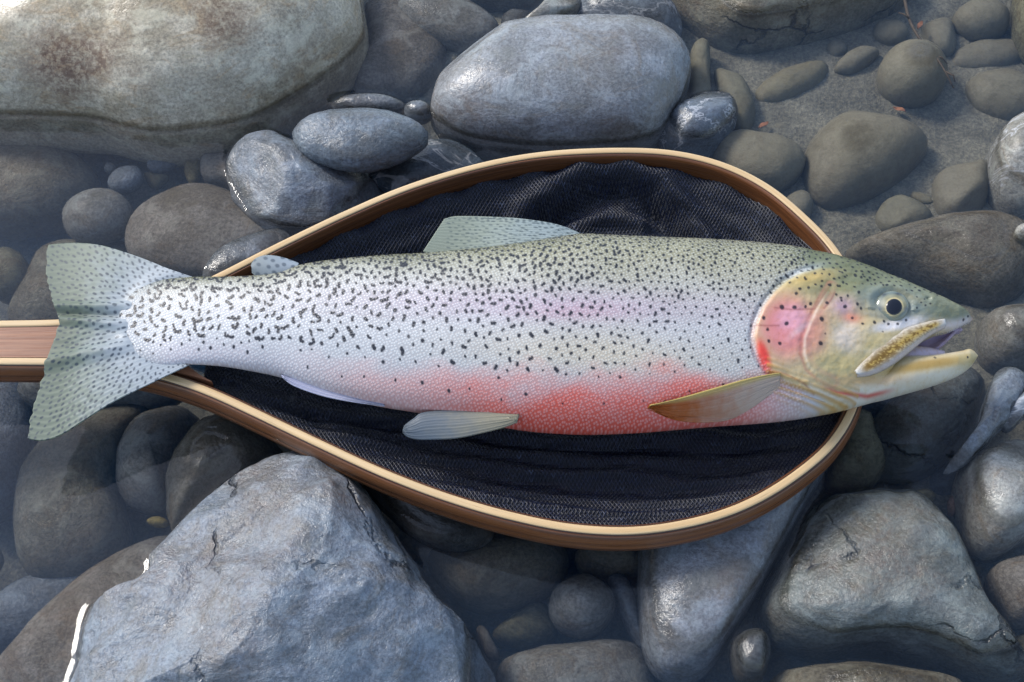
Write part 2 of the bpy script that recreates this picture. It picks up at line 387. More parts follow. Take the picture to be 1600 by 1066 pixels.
stone('river_stone', 'big rounded blue-grey stone with a brown stained corner above the net',
      [(671, 190), (679, 150), (699, 110), (738, 78), (790, 61), (850, 51), (960, 50), (1022, 52), (1058, 72), (1078, 105), (1072, 140), (1052, 190), (1022, 226), (960, 242), (850, 248), (780, 242), (720, 227), (685, 207)],
      zt=.044, h=.052, col=(.31, .335, .36), mat='smooth', e=2.6, rough=.025, cuts=1, cutk=.9)
stone('boulder', 'wide pale boulder with a cracked white crown and yellow-stained edge',
      [(1044, 0), (1048, 30), (1075, 52), (1110, 76), (1150, 91), (1220, 87), (1290, 72), (1352, 46), (1410, 15), (1420, -30), (1330, -75), (1200, -85), (1080, -50)], zt=.024, h=.062, col=(.30, .285, .22), mat='slate', e=2.5, rough=.05, crag=.0024, cragf=30)
stone('river_stone', 'upright oblong olive pebble between the big rounded stone and sand', [(1076, 130), (1079, 85), (1093, 64), (1108, 74), (1111, 140), (1096, 161), (1080, 156)], zt=-.012, h=.014, col='olive', mat='silt')
stone('river_stone', 'knobbly olive stone beside the white-streaked wet stone', [(1114, 112), (1140, 116), (1162, 130), (1177, 165), (1182, 197), (1166, 209), (1144, 202), (1128, 172)], zt=-.018, h=.014, col='olive', mat='silt', cuts=1)
stone('river_stone', 'wet navy stone with white mineral streaks against the net rim',
      [(1028, 226), (1044, 190), (1080, 162), (1120, 151), (1147, 164), (1150, 190), (1137, 216), (1102, 246), (1060, 248)], zt=.014, h=.03, col=(.15, .18, .22), mat='vein', cuts=2)
stone('river_stone', 'long finger-shaped yellow-edged stone half sunk in the silt', [(1177, 161), (1184, 140), (1230, 110), (1282, 99), (1294, 114), (1272, 141), (1220, 166), (1186, 168)], zt=-.026, h=.014, col='yellow', mat='silt')
stone('pebble', 'banana-shaped brown pebble on the silt below the wide pale boulder', [(1303, 111), (1320, 88), (1350, 75), (1374, 82), (1362, 97), (1330, 117)], zt=-.024, h=.01, col='brown', mat='silt')
stone('pebble', 'small round dark pebble touching the banana-shaped pebble', ell(1307, 80, 17, 15), zt=-.03, h=.008, col='dark', mat='silt')
stone('pebble', 'low oval brown pebble on the silt beside the twig', ell(1391, 53, 28, 18, 5), zt=-.026, h=.01, col='brown', mat='silt')
stone('pebble', 'blocky brown pebble with a notch under the twig', [(1440, 48), (1455, 35), (1482, 33), (1492, 60), (1490, 84), (1470, 90), (1448, 78)], zt=-.024, h=.013, col='brown', mat='silt', cuts=2)
stone('river_stone', 'rounded brown stone with a pale wet crown beside the twig',
      [(1371, 112), (1384, 86), (1410, 72), (1446, 74), (1472, 95), (1479, 126), (1467, 152), (1430, 165), (1399, 157), (1377, 137)], zt=.001, h=.028, col='brown', mat='silt', e=2.1, rough=.02)
stone('river_stone', 'smooth oval brown stone sunk in silt beyond the twig', ell(1533, 33, 46, 28, 5, irr=.03), zt=-.014, h=.018, col='brown', mat='silt')
stone('river_stone', 'wide round grey-brown stone in silt, nearest the white-topped stone', [(1506, 152), (1514, 125), (1550, 114), (1592, 122), (1625, 150), (1615, 185), (1570, 198), (1528, 182)], zt=-.02, h=.022, col='brown', mat='silt')
stone('river_stone', 'low stone almost buried in silt beyond the round grey-brown stone', ell(1545, 92, 62, 26, -8), zt=-.03, h=.014, col='brown', mat='silt')
stone('river_stone', 'dark mossy green stone at the far edge of the silt', ell(1622, 25, 44, 70, 0), zt=.004, h=.03, col='olive')
stone('river_stone', 'big smooth heart-shaped brown stone lying on the silt',
      [(1253, 272), (1260, 235), (1288, 200), (1320, 185), (1370, 188), (1420, 203), (1448, 230), (1437, 257), (1400, 292), (1350, 322), (1305, 336), (1266, 317)], zt=-.002, h=.036, col=(.215, .19, .15), mat='silt', rough=.03, e=2.2)
stone('river_stone', 'flat grey-brown stone running in under the far rim of the net', [(1106, 236), (1140, 214), (1182, 217), (1242, 234), (1257, 263), (1237, 288), (1200, 303), (1145, 290)], zt=-.008, h=.022, col='brown', mat='silt', e=2.8)
stone('pebble', 'faint rounded pebble half buried in silt near an orange leaf scrap', ell(1217, 209, 24, 15), zt=-.034, h=.01, col='brown', mat='silt')
stone('pebble', 'small brown pebble peeping out between net rim and heart-shaped stone', ell(1247, 325, 24, 24), zt=-.024, h=.012, col='brown', mat='silt')
stone('river_stone', 'blocky pale brown stone with a pointed top in front of the white-topped stone', [(1456, 300), (1463, 275), (1500, 266), (1537, 261), (1542, 300), (1532, 336), (1500, 351), (1468, 341)], zt=-.012, h=.024, col=(.24, .215, .17), mat='silt', cuts=2)
stone('river_stone', 'small pitted olive stone in front of the heart-shaped stone', [(1366, 346), (1379, 318), (1405, 307), (1437, 321), (1457, 346), (1430, 367), (1384, 369)], zt=-.022, h=.016, col='olive', mat='silt', cuts=1)
stone('pebble', 'thin sliver of pebble beside the small pitted olive stone', ell(1440, 311, 19, 7, 25), zt=-.034, h=.004, col='yellow', mat='silt')
stone('river_stone', 'round stone with a bright white quartz crown standing out of the water',
      [(1538, 270), (1548, 222), (1578, 192), (1615, 185), (1660, 220), (1665, 300), (1630, 345), (1580, 348), (1547, 312)], zt=.026, h=.05, col='pale', mat='vein', cuts=2)
stone('river_stone', 'long broad grey-brown stone lying behind the trout\'s forehead',
      [(1318, 402), (1365, 380), (1430, 360), (1500, 344), (1562, 344), (1612, 372), (1622, 430), (1590, 474), (1540, 494), (1480, 474), (1420, 446), (1350, 425)], zt=.004, h=.04, col=(.235, .215, .175), mat='stone', rough=.04)
stone('pebble', 'small pale pebble leaning between the white-crowned stone and the broad stone', ell(1602, 366, 18, 14), zt=.012, h=.012, col='pale')
stone('river_stone', 'round pale speckled stone right in front of the trout\'s snout', [(1525, 532), (1529, 501), (1560, 486), (1612, 488), (1640, 530), (1622, 578), (1572, 587), (1539, 567)], zt=.004, h=.034, col='pale', mat='smooth', e=2.1, rough=.02)
stone('river_stone', 'large blue-green stone with a dark crack below the trout\'s lower jaw',
      [(1353, 712), (1358, 670), (1398, 616), (1450, 584), (1502, 572), (1533, 598), (1530, 642), (1502, 702), (1462, 742), (1410, 757), (1368, 742)], zt=-.003, h=.04, col=(.155, .18, .185), mat='slate', rough=.02, e=2.2)
stone('river_stone', 'long wet bone-shaped slate slab propped beside the large blue-green stone', [(1476, 738), (1516, 680), (1538, 620), (1557, 584), (1585, 580), (1603, 600), (1588, 640), (1556, 684), (1512, 726)], zt=.012, h=.016, col='slate', mat='slate', cuts=2, rough=.09, crag=.002, cragf=60)
stone('river_stone', 'short wet slate slab crossing the end of the bone-shaped slab', [(1562, 662), (1580, 630), (1612, 606), (1660, 600), (1655, 622), (1605, 650), (1576, 676)], zt=.01, h=.012, col='cool', mat='vein', cuts=1)
stone('river_stone', 'pale stone with a cream wedge-shaped crown at the foot of the slate slabs',
      [(1491, 762), (1499, 726), (1540, 700), (1600, 692), (1650, 740), (1640, 820), (1595, 862), (1560, 882), (1528, 872), (1503, 822)], zt=.014, h=.04, col='pale', mat='smooth', cuts=2, rough=.03)
stone('river_stone', 'dark olive stone shaded by the rim under the trout\'s throat', [(1292, 742), (1306, 655), (1350, 646), (1364, 690), (1378, 742), (1342, 778), (1298, 768)], zt=-.014, h=.03, col='olive')
stone('boulder', 'big flat grey-green rock half awash with a scooped edge',
      [(1178, 962), (1198, 900), (1228, 850), (1266, 800), (1300, 774), (1380, 772), (1412, 768), (1452, 798), (1492, 838), (1512, 890), (1532, 950), (1572, 1010), (1596, 1070), (1545, 1080), (1480, 1048), (1420, 1027), (1340, 1022), (1280, 1033), (1218, 1018), (1188, 992)],
      zt=.02, h=.05, col=(.175, .195, .19), mat='slate', e=2.7, rough=.05, cuts=2, cutk=.9, peak=(0, -.25), crag=.004, cragf=24)
stone('river_stone', 'smooth pale grey wedge pointing away from under the net rim',
      [(998, 870), (1008, 830), (1150, 768), (1275, 690), (1318, 668), (1300, 712), (1250, 806), (1208, 890), (1156, 980), (1114, 1046), (1070, 1070), (1028, 1057), (1003, 1000)], zt=.014, h=.04, col=(.235, .255, .285), mat='smooth', e=3.2, rough=.02)
stone('river_stone', 'small dark wet oval stone between the pale wedge and big flat rock', [(1141, 1012), (1159, 984), (1186, 979), (1202, 1000), (1200, 1040), (1187, 1072), (1153, 1068)], zt=.008, h=.02, col='dark', mat='smooth', e=2.1)
stone('river_stone', 'wet brown-grey rock lapped by water against the scooped edge of the flat rock', [(1196, 1090), (1208, 1050), (1280, 1036), (1360, 1034), (1442, 1048), (1505, 1070), (1515, 1130), (1200, 1140)], zt=.003, h=.03, col='brown', mat='slate')
stone('river_stone', 'brown stone awash on the outer side of the big flat rock', [(1538, 900), (1560, 876), (1630, 868), (1650, 960), (1590, 988), (1552, 940)], zt=-.008, h=.026, col='mauve')
stone('river_stone', 'dim olive stone sunk below the brown stone awash', [(1560, 1020), (1600, 985), (1650, 990), (1660, 1070), (1600, 1080)], zt=-.03, h=.024, col='olive')
stone('pebble', 'little olive pebble lodged behind the big flat rock', ell(1440, 778, 20, 13), zt=-.03, h=.009, col='yellow')
stone('pebble', 'slim pinkish pebble against the cream-crowned stone', ell(1487, 790, 7, 17), zt=-.03, h=.005, col=(.3, .2, .16))
stone('river_stone', 'dim stone deep between flat rock and blue-green stone', ell(1480, 760, 50, 38, -20), zt=-.055, h=.02, col='cool')
# --- near side
stone('river_stone', 'dark glossy wet stone tucked under the near rim of the net', [(562, 752), (600, 738), (700, 776), (768, 826), (764, 850), (732, 864), (690, 860), (636, 832)], zt=.004, h=.018, col='dark', mat='smooth')
stone('river_stone', 'large oval olive-grey stone under water below the curve of the net', [(664, 874), (700, 848), (800, 832), (872, 846), (888, 880), (872, 922), (820, 953), (760, 967), (706, 942)], zt=-.02, h=.034, col=(.2, .185, .15), mat='smooth', e=2.1)
stone('river_stone', 'round grey cobble under water beside the smooth pale wedge', ell(909, 948, 52, 53, 20, irr=.03), zt=-.018, h=.026, col='grey', mat='smooth', e=2.1)
stone('river_stone', 'dim greenish stone deep beside the round grey cobble', [(768, 1002), (800, 960), (842, 938), (864, 960), (872, 1002), (820, 1022)], zt=-.05, h=.02, col='olive')
stone('river_stone', 'big rounded grey stone under water in front of the round cobble', [(774, 1080), (786, 1032), (840, 1010), (920, 997), (986, 999), (1014, 1030), (1024, 1075), (1010, 1130), (800, 1140)], zt=-.022, h=.034, col='grey', mat='smooth')
stone('river_stone', 'slim dim finger of stone running beside the smooth pale wedge', [(948, 902), (976, 898), (1000, 955), (1008, 1022), (988, 1000), (962, 945)], zt=-.034, h=.014, col='cool')
stone('river_stone', 'dark brown stone in the net\'s shade beside the smooth pale wedge', [(900, 862), (960, 846), (1010, 860), (1005, 905), (950, 915), (905, 895)], zt=-.03, h=.024, col='brown')
stone('pebble', 'short pale finger of stone at the drowned foot of the creased slate boulder', [(744, 985), (758, 980), (780, 1022), (774, 1034), (760, 1026)], zt=-.05, h=.008, col='mauve')
stone('boulder', 'massive creased blue-grey slate boulder with dark cracks beside the net rim',
      [(98, 1075), (106, 1012), (128, 966), (180, 938), (216, 930), (238, 902), (238, 880), (268, 850), (320, 790), (368, 750), (430, 724), (492, 720), (542, 738), (574, 775), (604, 812), (642, 862), (674, 912), (714, 962), (754, 1022), (784, 1075), (800, 1160), (640, 1220), (300, 1220), (120, 1160)],
      zt=.052, h=.064, hd=.06, col=(.195, .23, .275), mat='slate', e=2.5, rough=.06, cuts=7, cutk=.82, crag=.0075, cragf=19)
stone('river_stone', 'drowned pinkish shelf of rock along the foot of the creased slate boulder', [(-30, 1100), (40, 1000), (100, 940), (180, 880), (270, 842), (310, 880), (280, 960), (200, 1090), (60, 1150)], zt=-.022, h=.034, col='mauve', e=2.6)
stone('river_stone', 'tan wet stone with a crease between the creased boulder and the net rim', [(260, 802), (264, 750), (288, 702), (328, 662), (400, 655), (448, 700), (396, 742), (330, 795), (276, 846), (264, 824)], zt=.001, h=.034, col=(.265, .25, .215), mat='smooth', cuts=1)
stone('river_stone', 'smooth dark rounded stone in the shade of the tail fin beside the tan wet stone', [(181, 752), (188, 702), (220, 658), (280, 636), (318, 655), (304, 702), (268, 762), (258, 803), (215, 803), (189, 782)], zt=-.024, h=.034, col='grey', mat='smooth', e=2.1)
stone('river_stone', 'large pale stone with olive algae drowned below the tail fin', [(28, 770), (58, 705), (120, 655), (200, 622), (252, 636), (222, 700), (196, 780), (206, 838), (176, 890), (80, 912), (28, 872)], zt=-.034, h=.036, col=(.22, .215, .185), mat='stone')
stone('river_stone', 'deep dim blue stone beyond the lower tip of the tail fin', [(-60, 660), (-10, 610), (48, 602), (72, 680), (42, 764), (0, 814), (-60, 820)], zt=-.05, h=.036, col='cool')
stone('pebble', 'tiny bright yellow pebble deep between the tan wet stone and dark rounded stone', ell(247, 816, 17, 9, 5), zt=-.05, h=.005, col=(.42, .34, .13))
stone('river_stone', 'dim olive stone deep under the upper edge of the net handle', ell(14, 430, 36, 42), zt=-.04, h=.02, col='olive')
stone('river_stone', 'broad dim brown stone deep under the upper lobe of the tail fin', [(18, 512), (36, 450), (70, 392), (140, 378), (215, 392), (216, 450), (160, 512), (80, 530)], zt=-.038, h=.026, col='brown')
stone('river_stone', 'grey stone in the shadow under the net handle', [(30, 600), (120, 560), (230, 570), (290, 610), (240, 640), (120, 648), (50, 640)], zt=-.02, h=.03, col='grey')
stone('river_stone', 'dark brown stone below the near rim between tan wet stone and creased boulder', [(420, 690), (500, 680), (590, 730), (600, 770), (540, 760), (450, 720)], zt=-.012, h=.026, col='brown')
stone('river_stone', 'dim grey stone deep under the open water below the pale algae stone', ell(70, 960, 120, 60, -25), zt=-.06, h=.03, col='cool')
# --- under the net and filling the bed
stone('river_stone', 'dim stone seen under the trout\'s chin beside the net rim', ell(1355, 640, 34, 26), zt=-.04, h=.02, col='cool')
rnd = random.Random(5)
FILL_IN, FILL_OUT = 'dim small %s stone lying deep in a gap between larger stones', '%s river stone lying further out in the shallow water'
CN = dict(grey='grey', cool='bluish', brown='brown', olive='olive', mauve='mauve', slate='slate-blue')
k = 0
for tries in range(6000):
    if k >= 90: break
    x, y = rnd.uniform(-.62, .62), rnd.uniform(-.46, .56); r = rnd.uniform(.010, .045)
    p = at(np.array([0, 1600, 0, 1600]), np.array([0, 0, 1066, 1066]), 0.)
    hw = np.interp(y, [p[2, 1], p[0, 1]], [p[3, 0], p[1, 0]])
    inside = abs(x) < hw+.03 and p[2, 1]-.03 < y < p[0, 1]+.03
    if inside: r = min(r, .017)
    else: r = max(r, .02)
    if any((x-a)**2+(y-b)**2 < ((r*.9+c_*.86))**2 for a, b, c_ in PLACED): continue
    hh = r*.6; zb = float(zbed(np.array(x), np.array(y)))
    zt = zb+hh*1.5 if inside else min(.03, zb+hh*1.2+rnd.uniform(0, .05))
    if inside and x > .12 and y > .05 and rnd.random() < .75: continue
    cc = rnd.choice(['grey', 'cool', 'brown', 'olive', 'mauve']) if inside else rnd.choice(['grey', 'slate', 'brown', 'cool', 'mauve'])
    stone('pebble' if inside else 'river_stone', (FILL_IN if inside else FILL_OUT) % CN[cc], None, col=cc,
          mat='stone', world=(x, y, r, hh, zt), group=(CN[cc]+' deep gap stones') if inside else CN[cc]+' stones in the shallows further out')
    k += 1

# ------------------------------------------------------------------ twig, leaf scraps
def tube(path, rad, n=8, caps=True):
    P = np.asarray(path, float); m = len(P); rad = np.broadcast_to(rad, m)
    T = np.gradient(P, axis=0); T /= np.linalg.norm(T, axis=1)[:, None]
    A = np.cross(T, [0, 0, 1.]); A /= np.linalg.norm(A, axis=1)[:, None]+1e-9; B = np.cross(A, T)
    th = np.linspace(0, 2*math.pi, n, endpoint=False)
    V = P[:, None]+rad[:, None, None]*(np.cos(th)[None, :, None]*A[:, None]+np.sin(th)[None, :, None]*B[:, None])
    F = grid_faces(m, n, wrap=True).tolist()
    if caps: F += [list(range(n))[::-1], [(m-1)*n+i for i in range(n)]]
    return V.reshape(-1, 3), F
def simple_mat(name, col, rough=.6, col2=None, scale=200, **kw):
    t = NT(name); oc = t.n('ShaderNodeTexCoord').outputs['Object']
    n1, _ = t.noise(oc, scale, 4, .65)
    c = t.mix(t.ramp(n1, .35, .65), col, col2 if col2 is not None else tuple(x*.6 for x in col))
    t.bsdf(Base_Color=c, Roughness=rough, Normal=t.bump(n1, .3, .001), **kw); return t.m
M['twig'] = simple_mat('twig_bark', (.075, .055, .038), .8)
M['leaf'] = simple_mat('leaf_scrap', (.36, .15, .07), .6)
tw = catmull(at(np.array([1412, 1420, 1438, 1460, 1477, 1490]), np.array([-12, 28, 62, 86, 112, 138]), np.array([-.006, -.006, -.005, -.004, -.004, -.012])), 26, closed=False)
twig = mesh_obj('twig', *tube(tw, np.linspace(.0016, .0007, 26)), M['twig'])
for pp in ([(1462, 88), (1472, 90), (1480, 100)], [(1420, 28), (1412, 22), (1404, 20)], [(1477, 112), (1490, 118), (1492, 128)]):
    q = at(np.array([a for a, _ in pp]), np.array([b for _, b in pp]), np.array([-.0045, -.004, -.007]))
    mesh_obj('side_shoot', *tube(q, np.array([.0009, .0007, .0004])), M['twig'], parent=twig)
tag(twig, 'thin bent brown twig lying in the water beside the pale-crowned brown stone', 'twig')
for (px, py, a, z, lab) in ((1193, 196, 40, -.030, 'small orange leaf scrap on the silt beside the knobbly olive stone'), (1405, 172, 150, -.033, 'small reddish leaf scrap on the silt below the pale-crowned brown stone'), (1437, 40, 60, -.018, 'tiny reddish leaf scrap beside the twig')):
    c0 = at(px, py, z); a = R(a); V = []
    for i in range(7):
        for j in range(3):
            u = (i/6-.5)*.011; v = (j-1)*.0022*math.sin(math.pi*(i+.6)/7.2)
            V.append((c0[0]+u*math.cos(a)-v*math.sin(a), c0[1]+u*math.sin(a)+v*math.cos(a), c0[2]+.0012*abs(j-1)+.0008*math.sin(i)))
    o = mesh_obj('leaf_scrap', V, grid_faces(7, 3), M['leaf'], origin=c0); md = o.modifiers.new('s', 'SOLIDIFY'); md.thickness = .0004
    tag(o, lab, 'leaf')

# ------------------------------------------------------------------ landing net
def wood(name, c1, c2, scale=1.0, gloss=.22):
    t = NT(name); g = t.attr('grain').outputs['Vector']
    n1, _ = t.noise(t.mapping(g, (5*scale, 240*scale, 240*scale)), 1.0, 5, .65, .6)
    n2, _ = t.noise(t.mapping(g, (26, 900, 900)), 1.0, 3, .7)
    n3, _ = t.noise(g, 9, 2)
    c = t.mix(t.ramp(n1, .3, .7), c1, c2)
    c = t.mix(t.ramp(n2, .55, .75, 0, .55), c, tuple(x*.45 for x in c2))
    c = t.mix(t.ramp(n3, .4, .7, 0, .35), c, tuple(x*.7 for x in c1))
    t.bsdf(Base_Color=c, Roughness=t.ramp(n2, .3, .7, gloss, gloss+.22), Normal=t.bump(n2, .22, .0006), Coat_Weight=.35, Coat_Roughness=.12)
    return t.m
M['maple'] = wood('pale_maple', (.74, .55, .31), (.60, .40, .19))
M['walnut'] = wood('brown_walnut', (.225, .085, .028), (.085, .031, .012))
M['accent'] = wood('dark_accent', (.07, .026, .014), (.035, .014, .01))
M['core'] = wood('handle_core', (.36, .165, .085), (.21, .085, .042))
ZR = .042                                           # top of the rim
HP = [(-330, 512), (-60, 507), (0, 506), (90, 504), (160, 497), (230, 480), (290, 456), (345, 430), (400, 402), (450, 377), (540, 334), (640, 292), (750, 259), (850, 241), (960, 235), (1050, 239), (1130, 258), (1200, 293), (1260, 343), (1303, 390), (1330, 440), (1345, 500), (1346, 560), (1334, 630), (1302, 688), (1250, 736), (1180, 780), (1100, 810), (1000, 827), (900, 824), (800, 805), (700, 776), (600, 738), (500, 692), (400, 644), (330, 612), (265, 589), (200, 574), (150, 568), (90, 564), (0, 563), (-60, 563), (-330, 560)]
HP = np.array(HP, float)
hw_ = at(HP[:, 0], HP[:, 1], ZR)
NH = 470
hoop = catmull(hw_, NH, closed=False)               # centre line of the pale strip, clockwise seen from above
hoopL = np.concatenate([[0], np.cumsum(np.linalg.norm(np.diff(hoop, axis=0), axis=1))])
T = np.gradient(hoop, axis=0); T /= np.linalg.norm(T, axis=1)[:, None]
OUT = np.stack([-T[:, 1], T[:, 0], np.zeros(NH)], 1)   # left of travel = outward
net = empty('landing_net', (0, 0, ZR-.022)); tag(net, 'wooden landing net with laminated hoop and black mesh bag holding the trout', 'landing net')
def sweep(name, prof, mat):
    prof = np.array(prof)*.001
    V = hoop[:, None, :]+prof[None, :, 0, None]*OUT[:, None, :]+np.array([0, 0, 1.])*prof[None, :, 1, None]
    n = len(prof); g = np.zeros((NH, n, 3)); g[..., 0] = hoopL[:, None]; g[..., 1] = prof[None, :, 0]; g[..., 2] = prof[None, :, 1]
    F = grid_faces(NH, n, wrap=True).tolist()+[list(range(n)), [(NH-1)*n+i for i in range(n)][::-1]]
    o = mesh_obj(name, V.reshape(-1, 3), F, M[mat], parent=net, attrs={'grain': g.reshape(-1, 3)}, smooth=False)
    o.location = -np.array(net.location)
    for p_ in o.data.polygons: p_.use_smooth = len(p_.vertices) == 4
    return o
sweep('maple_lamination', [(-2.3, -.6), (-1.9, -.1), (-1, .05), (1.2, .05), (2.5, -.1), (3, -.7), (3, -20), (-2.3, -20)], 'maple')
sweep('dark_lamination', [(2.95, -.9), (3.5, -1.2), (3.7, -2.0), (3.75, -20.2), (2.95, -20.2)], 'accent')
sweep('dark_inner_lamination', [(-2.28, -.75), (-2.28, -20.3), (-2.98, -20.3), (-2.98, -1.2), (-2.7, -.95)], 'accent')
sweep('outer_lamination', [(3.7, -1.6), (4.5, -2.6), (5.5, -5), (6.1, -8.5), (6.3, -12), (6.1, -13.2), (6.5, -13.8), (6.3, -16.5), (5.6, -19.5), (4.6, -21.4), (3.7, -22)], 'walnut')
sweep('inner_lamination', [(-2.98, -.9), (-3.6, -1.3), (-4.6, -3), (-5.2, -6), (-5.4, -11), (-5.1, -16), (-4.3, -20), (-2.98, -21)], 'walnut')
# handle core between the two strips, ending in a hollowed throat
up_px = HP[:9].copy(); lo_px = HP[::-1][:9].copy()
nu = 60
upw = catmull(at(up_px[:, 0], up_px[:, 1], ZR), nu, closed=False); low = catmull(at(lo_px[:, 0], lo_px[:, 1], ZR), nu, closed=False)
xs0 = upw[0, 0]; xend = float(at(314, 520, ZR)[0])
xs = np.linspace(xs0, xend, nu)
yu = np.interp(xs, upw[:, 0], upw[:, 1])-.0028; yl = np.interp(xs, low[:, 0], low[:, 1])+.0028
nv = 15; V = []; G = []
for zlev in (ZR-.0006, ZR-.0205):
    for i in range(nu):
        for j in range(nv):
            s = j/(nv-1); hol = .018*(1-(2*s-1)**2)*(i/(nu-1))**3
            V.append((xs[i]-hol+.012*(abs(2*s-1)**3)*(i/(nu-1))**3, yl[i]+(yu[i]-yl[i])*s, zlev)); G.append((xs[i], s*.03, zlev))
F = grid_faces(nu, nv, flip=True).tolist(); off = nu*nv
F += (grid_faces(nu, nv)+off).tolist()
ring = [i*nv for i in range(nu)]+[(nu-1)*nv+j for j in range(1, nv)]+[i*nv+nv-1 for i in range(nu-2, -1, -1)]+[j for j in range(nv-2, 0, -1)]
for a, b in zip(ring, ring[1:]+ring[:1]): F.append([a, b, b+off, a+off])
o = mesh_obj('handle_core', V, F, M['core'], parent=net, attrs={'grain': G}, smooth=False); o.location = -np.array(net.location)

# --- bag: folded knit cloth inside the hoop
i0 = np.argmin(np.abs(hoop[:NH//2, 0]-xend)); i1 = NH//2+np.argmin(np.abs(hoop[NH//2:, 0]-xend))
inner = (hoop-OUT*.0046)[i0:i1+1]
inner = resample(inner[:, :2], 340, closed=True)
def to_px(P):
    d = P-CAM; f = d@FWD; a = d[:, 0]/f; b = (d@UPV)/f
    return 800+a*1600*DIST/SPAN, 533-b*1600*DIST/SPAN
SPINE = np.stack([np.interp(np.linspace(0, 1, 40), [0, 1], [xend+.03, .165]), np.linspace(.002, .005, 40)], 1)
def rim_dist(xy):
    d = np.full(len(xy), 1e9); Q = np.vstack([inner, inner[:1]])
    for k in range(0, len(xy), 4000):
        d[k:k+4000] = np.sqrt(((xy[k:k+4000, None]-Q[None])**2).sum(-1)).min(1)
    return d
def ridge(px, py, line, wd, amp, ww=1.0):
    d, s, al = seg_dist(px, py, line); return amp*np.exp(-(d/wd)**2)
def bag_z(xy, d):
    P = np.column_stack([xy, np.full(len(xy), .012)]); px, py = to_px(P)
    fall = sst(0, .045, d)
    z = (ZR-.015)-.022*fall+.0022*np.sin(px*.085)*np.exp(-d/.006)
    # long folds that follow the near rim and sag under the belly
    near = sst(560, 640, py)
    wv = np.array([mnoise.fractal(Vector((a*.004, b*.012, 0)), 1, 2, 3) for a, b in zip(px, py)])
    ph = (py-90*np.tanh((px-300)/600))*.2+wv*3.2
    tiny = np.array([mnoise.noise(Vector((a*.010, b*.045, 4))) for a, b in zip(px, py)])
    m = sst(.004, .02, d)
    z = z+near*m*(.0022*np.sin(ph)+.0016*np.sin(ph*.43+1)+.0022*tiny)
    far = 1-sst(400, 470, py)
    ph2 = d*360+wv*2.4
    z = z+far*m*(.0008*np.sin(ph2)+.0012*tiny)
    # arched fold behind the back of the fish, radial puckers towards the head end
    z = z+far*(ridge(px, py, [(800, 352), (850, 318), (905, 292), (965, 285), (1025, 300), (1065, 330), (1105, 372)], 17, .0085))
    z = z-far*(ridge(px, py, [(830, 366), (880, 332), (930, 314), (975, 311), (1015, 325), (1050, 352), (1075, 380)], 15, .010))
    z = z+far*(ridge(px, py, [(900, 350), (950, 335), (1000, 348)], 14, .006))
    for ln, a in (([(1110, 285), (1180, 330), (1260, 395)], .004), ([(1150, 290), (1220, 350), (1280, 395)], -.005), ([(1060, 270), (1140, 320), (1220, 390)], -.003), ([(480, 400), (600, 345), (720, 305), (860, 272)], -.002), ([(470, 412), (600, 366), (720, 330)], .003)):
        z = z+far*m*ridge(px, py, ln, 9, a)
    z = z+near*m*ridge(px, py, [(455, 590), (460, 640), (500, 670)], 12, -.006)
    return z, px, py
rad = np.linspace(0, 1, 46)**.8
cenl = SPINE[np.argmin(((inner[:, None]-SPINE[None])**2).sum(-1), axis=1)]
XY = (inner[None]*rad[::-1][:, None, None]+cenl[None]*(1-rad[::-1])[:, None, None]).reshape(-1, 2)
dd = rim_dist(XY); zb_, px_, py_ = bag_z(XY, dd)
t = NT('net_knit')
g = t.attr('knit').outputs['Vector']
wv, wc = t.noise(g, 6, 3)
gv = t.vadd(g, t.vscale(wc, .04))
v1 = t.voro(t.mapping(gv, (1, 1.25, 1), rot=(0, 0, .1)), 62, .35, dims='2D')
n1, _ = t.noise(g, 30, 5, .7)
hgt = t.ramp(v1.outputs['Distance'], .1, .65, 1, 0)
c = t.mix(hgt, (.002, .0028, .007), (.010, .0155, .038))
c = t.mix(t.ramp(n1, .58, .78, 0, .6), c, (.025, .032, .055))
t.bsdf(Base_Color=c, Roughness=.55, Normal=t.bump(hgt, .9, .0012), Sheen_Weight=.25, Specular_IOR_Level=.6)
M['knit'] = t.m
t = NT('net_thread'); g = t.attr('knit').outputs['Vector']; n1, _ = t.noise(g, 24, 4, .75); n2, _ = t.noise(g, 160, 2, .8)
c = t.mix(t.ramp(n1, .4, .72), (.002, .004, .013), (.010, .0175, .05))
c = t.mix(t.ramp(n2, .56, .76, 0, .45), c, (.10, .13, .21))
t.bsdf(Base_Color=c, Roughness=.42, Specular_IOR_Level=.45); M['thread'] = t.m
bag = mesh_obj('net_bag', np.column_stack([XY, zb_]), grid_faces(46, len(inner), wrap=True, flip=True), M['knit'], parent=net, attrs={'knit': np.column_stack([px_/100, py_/100, 0*px_])}); bag.location = -np.array(net.location)
# knit threads: rows of little loops laid over the cloth, rows run along the hoop
st = .0027
gx = np.arange(inner[:, 0].min(), inner[:, 0].max(), st); gy = np.arange(inner[:, 1].min(), inner[:, 1].max(), st*.82)
A, B = np.meshgrid(gx, gy); A[1::2] += st/2
pts = np.column_stack([A.ravel(), B.ravel()])
pts += .0009*np.array([[mnoise.noise(Vector((x*60, y*60, 1))), mnoise.noise(Vector((x*60, y*60, 9)))] for x, y in pts])
def inside_poly(P, Q):
    x, y = P[:, 0], P[:, 1]; r = np.zeros(len(P), bool); j = len(Q)-1
    for i in range(len(Q)):
        cnd = ((Q[i, 1] > y) != (Q[j, 1] > y)) & (x < (Q[j, 0]-Q[i, 0])*(y-Q[i, 1])/(Q[j, 1]-Q[i, 1]+1e-12)+Q[i, 0]); r ^= cnd; j = i
    return r
ins = inside_poly(pts, inner)
nrow, ncol = A.shape; idx = -np.ones(len(pts), int); idx[ins] = np.arange(ins.sum())
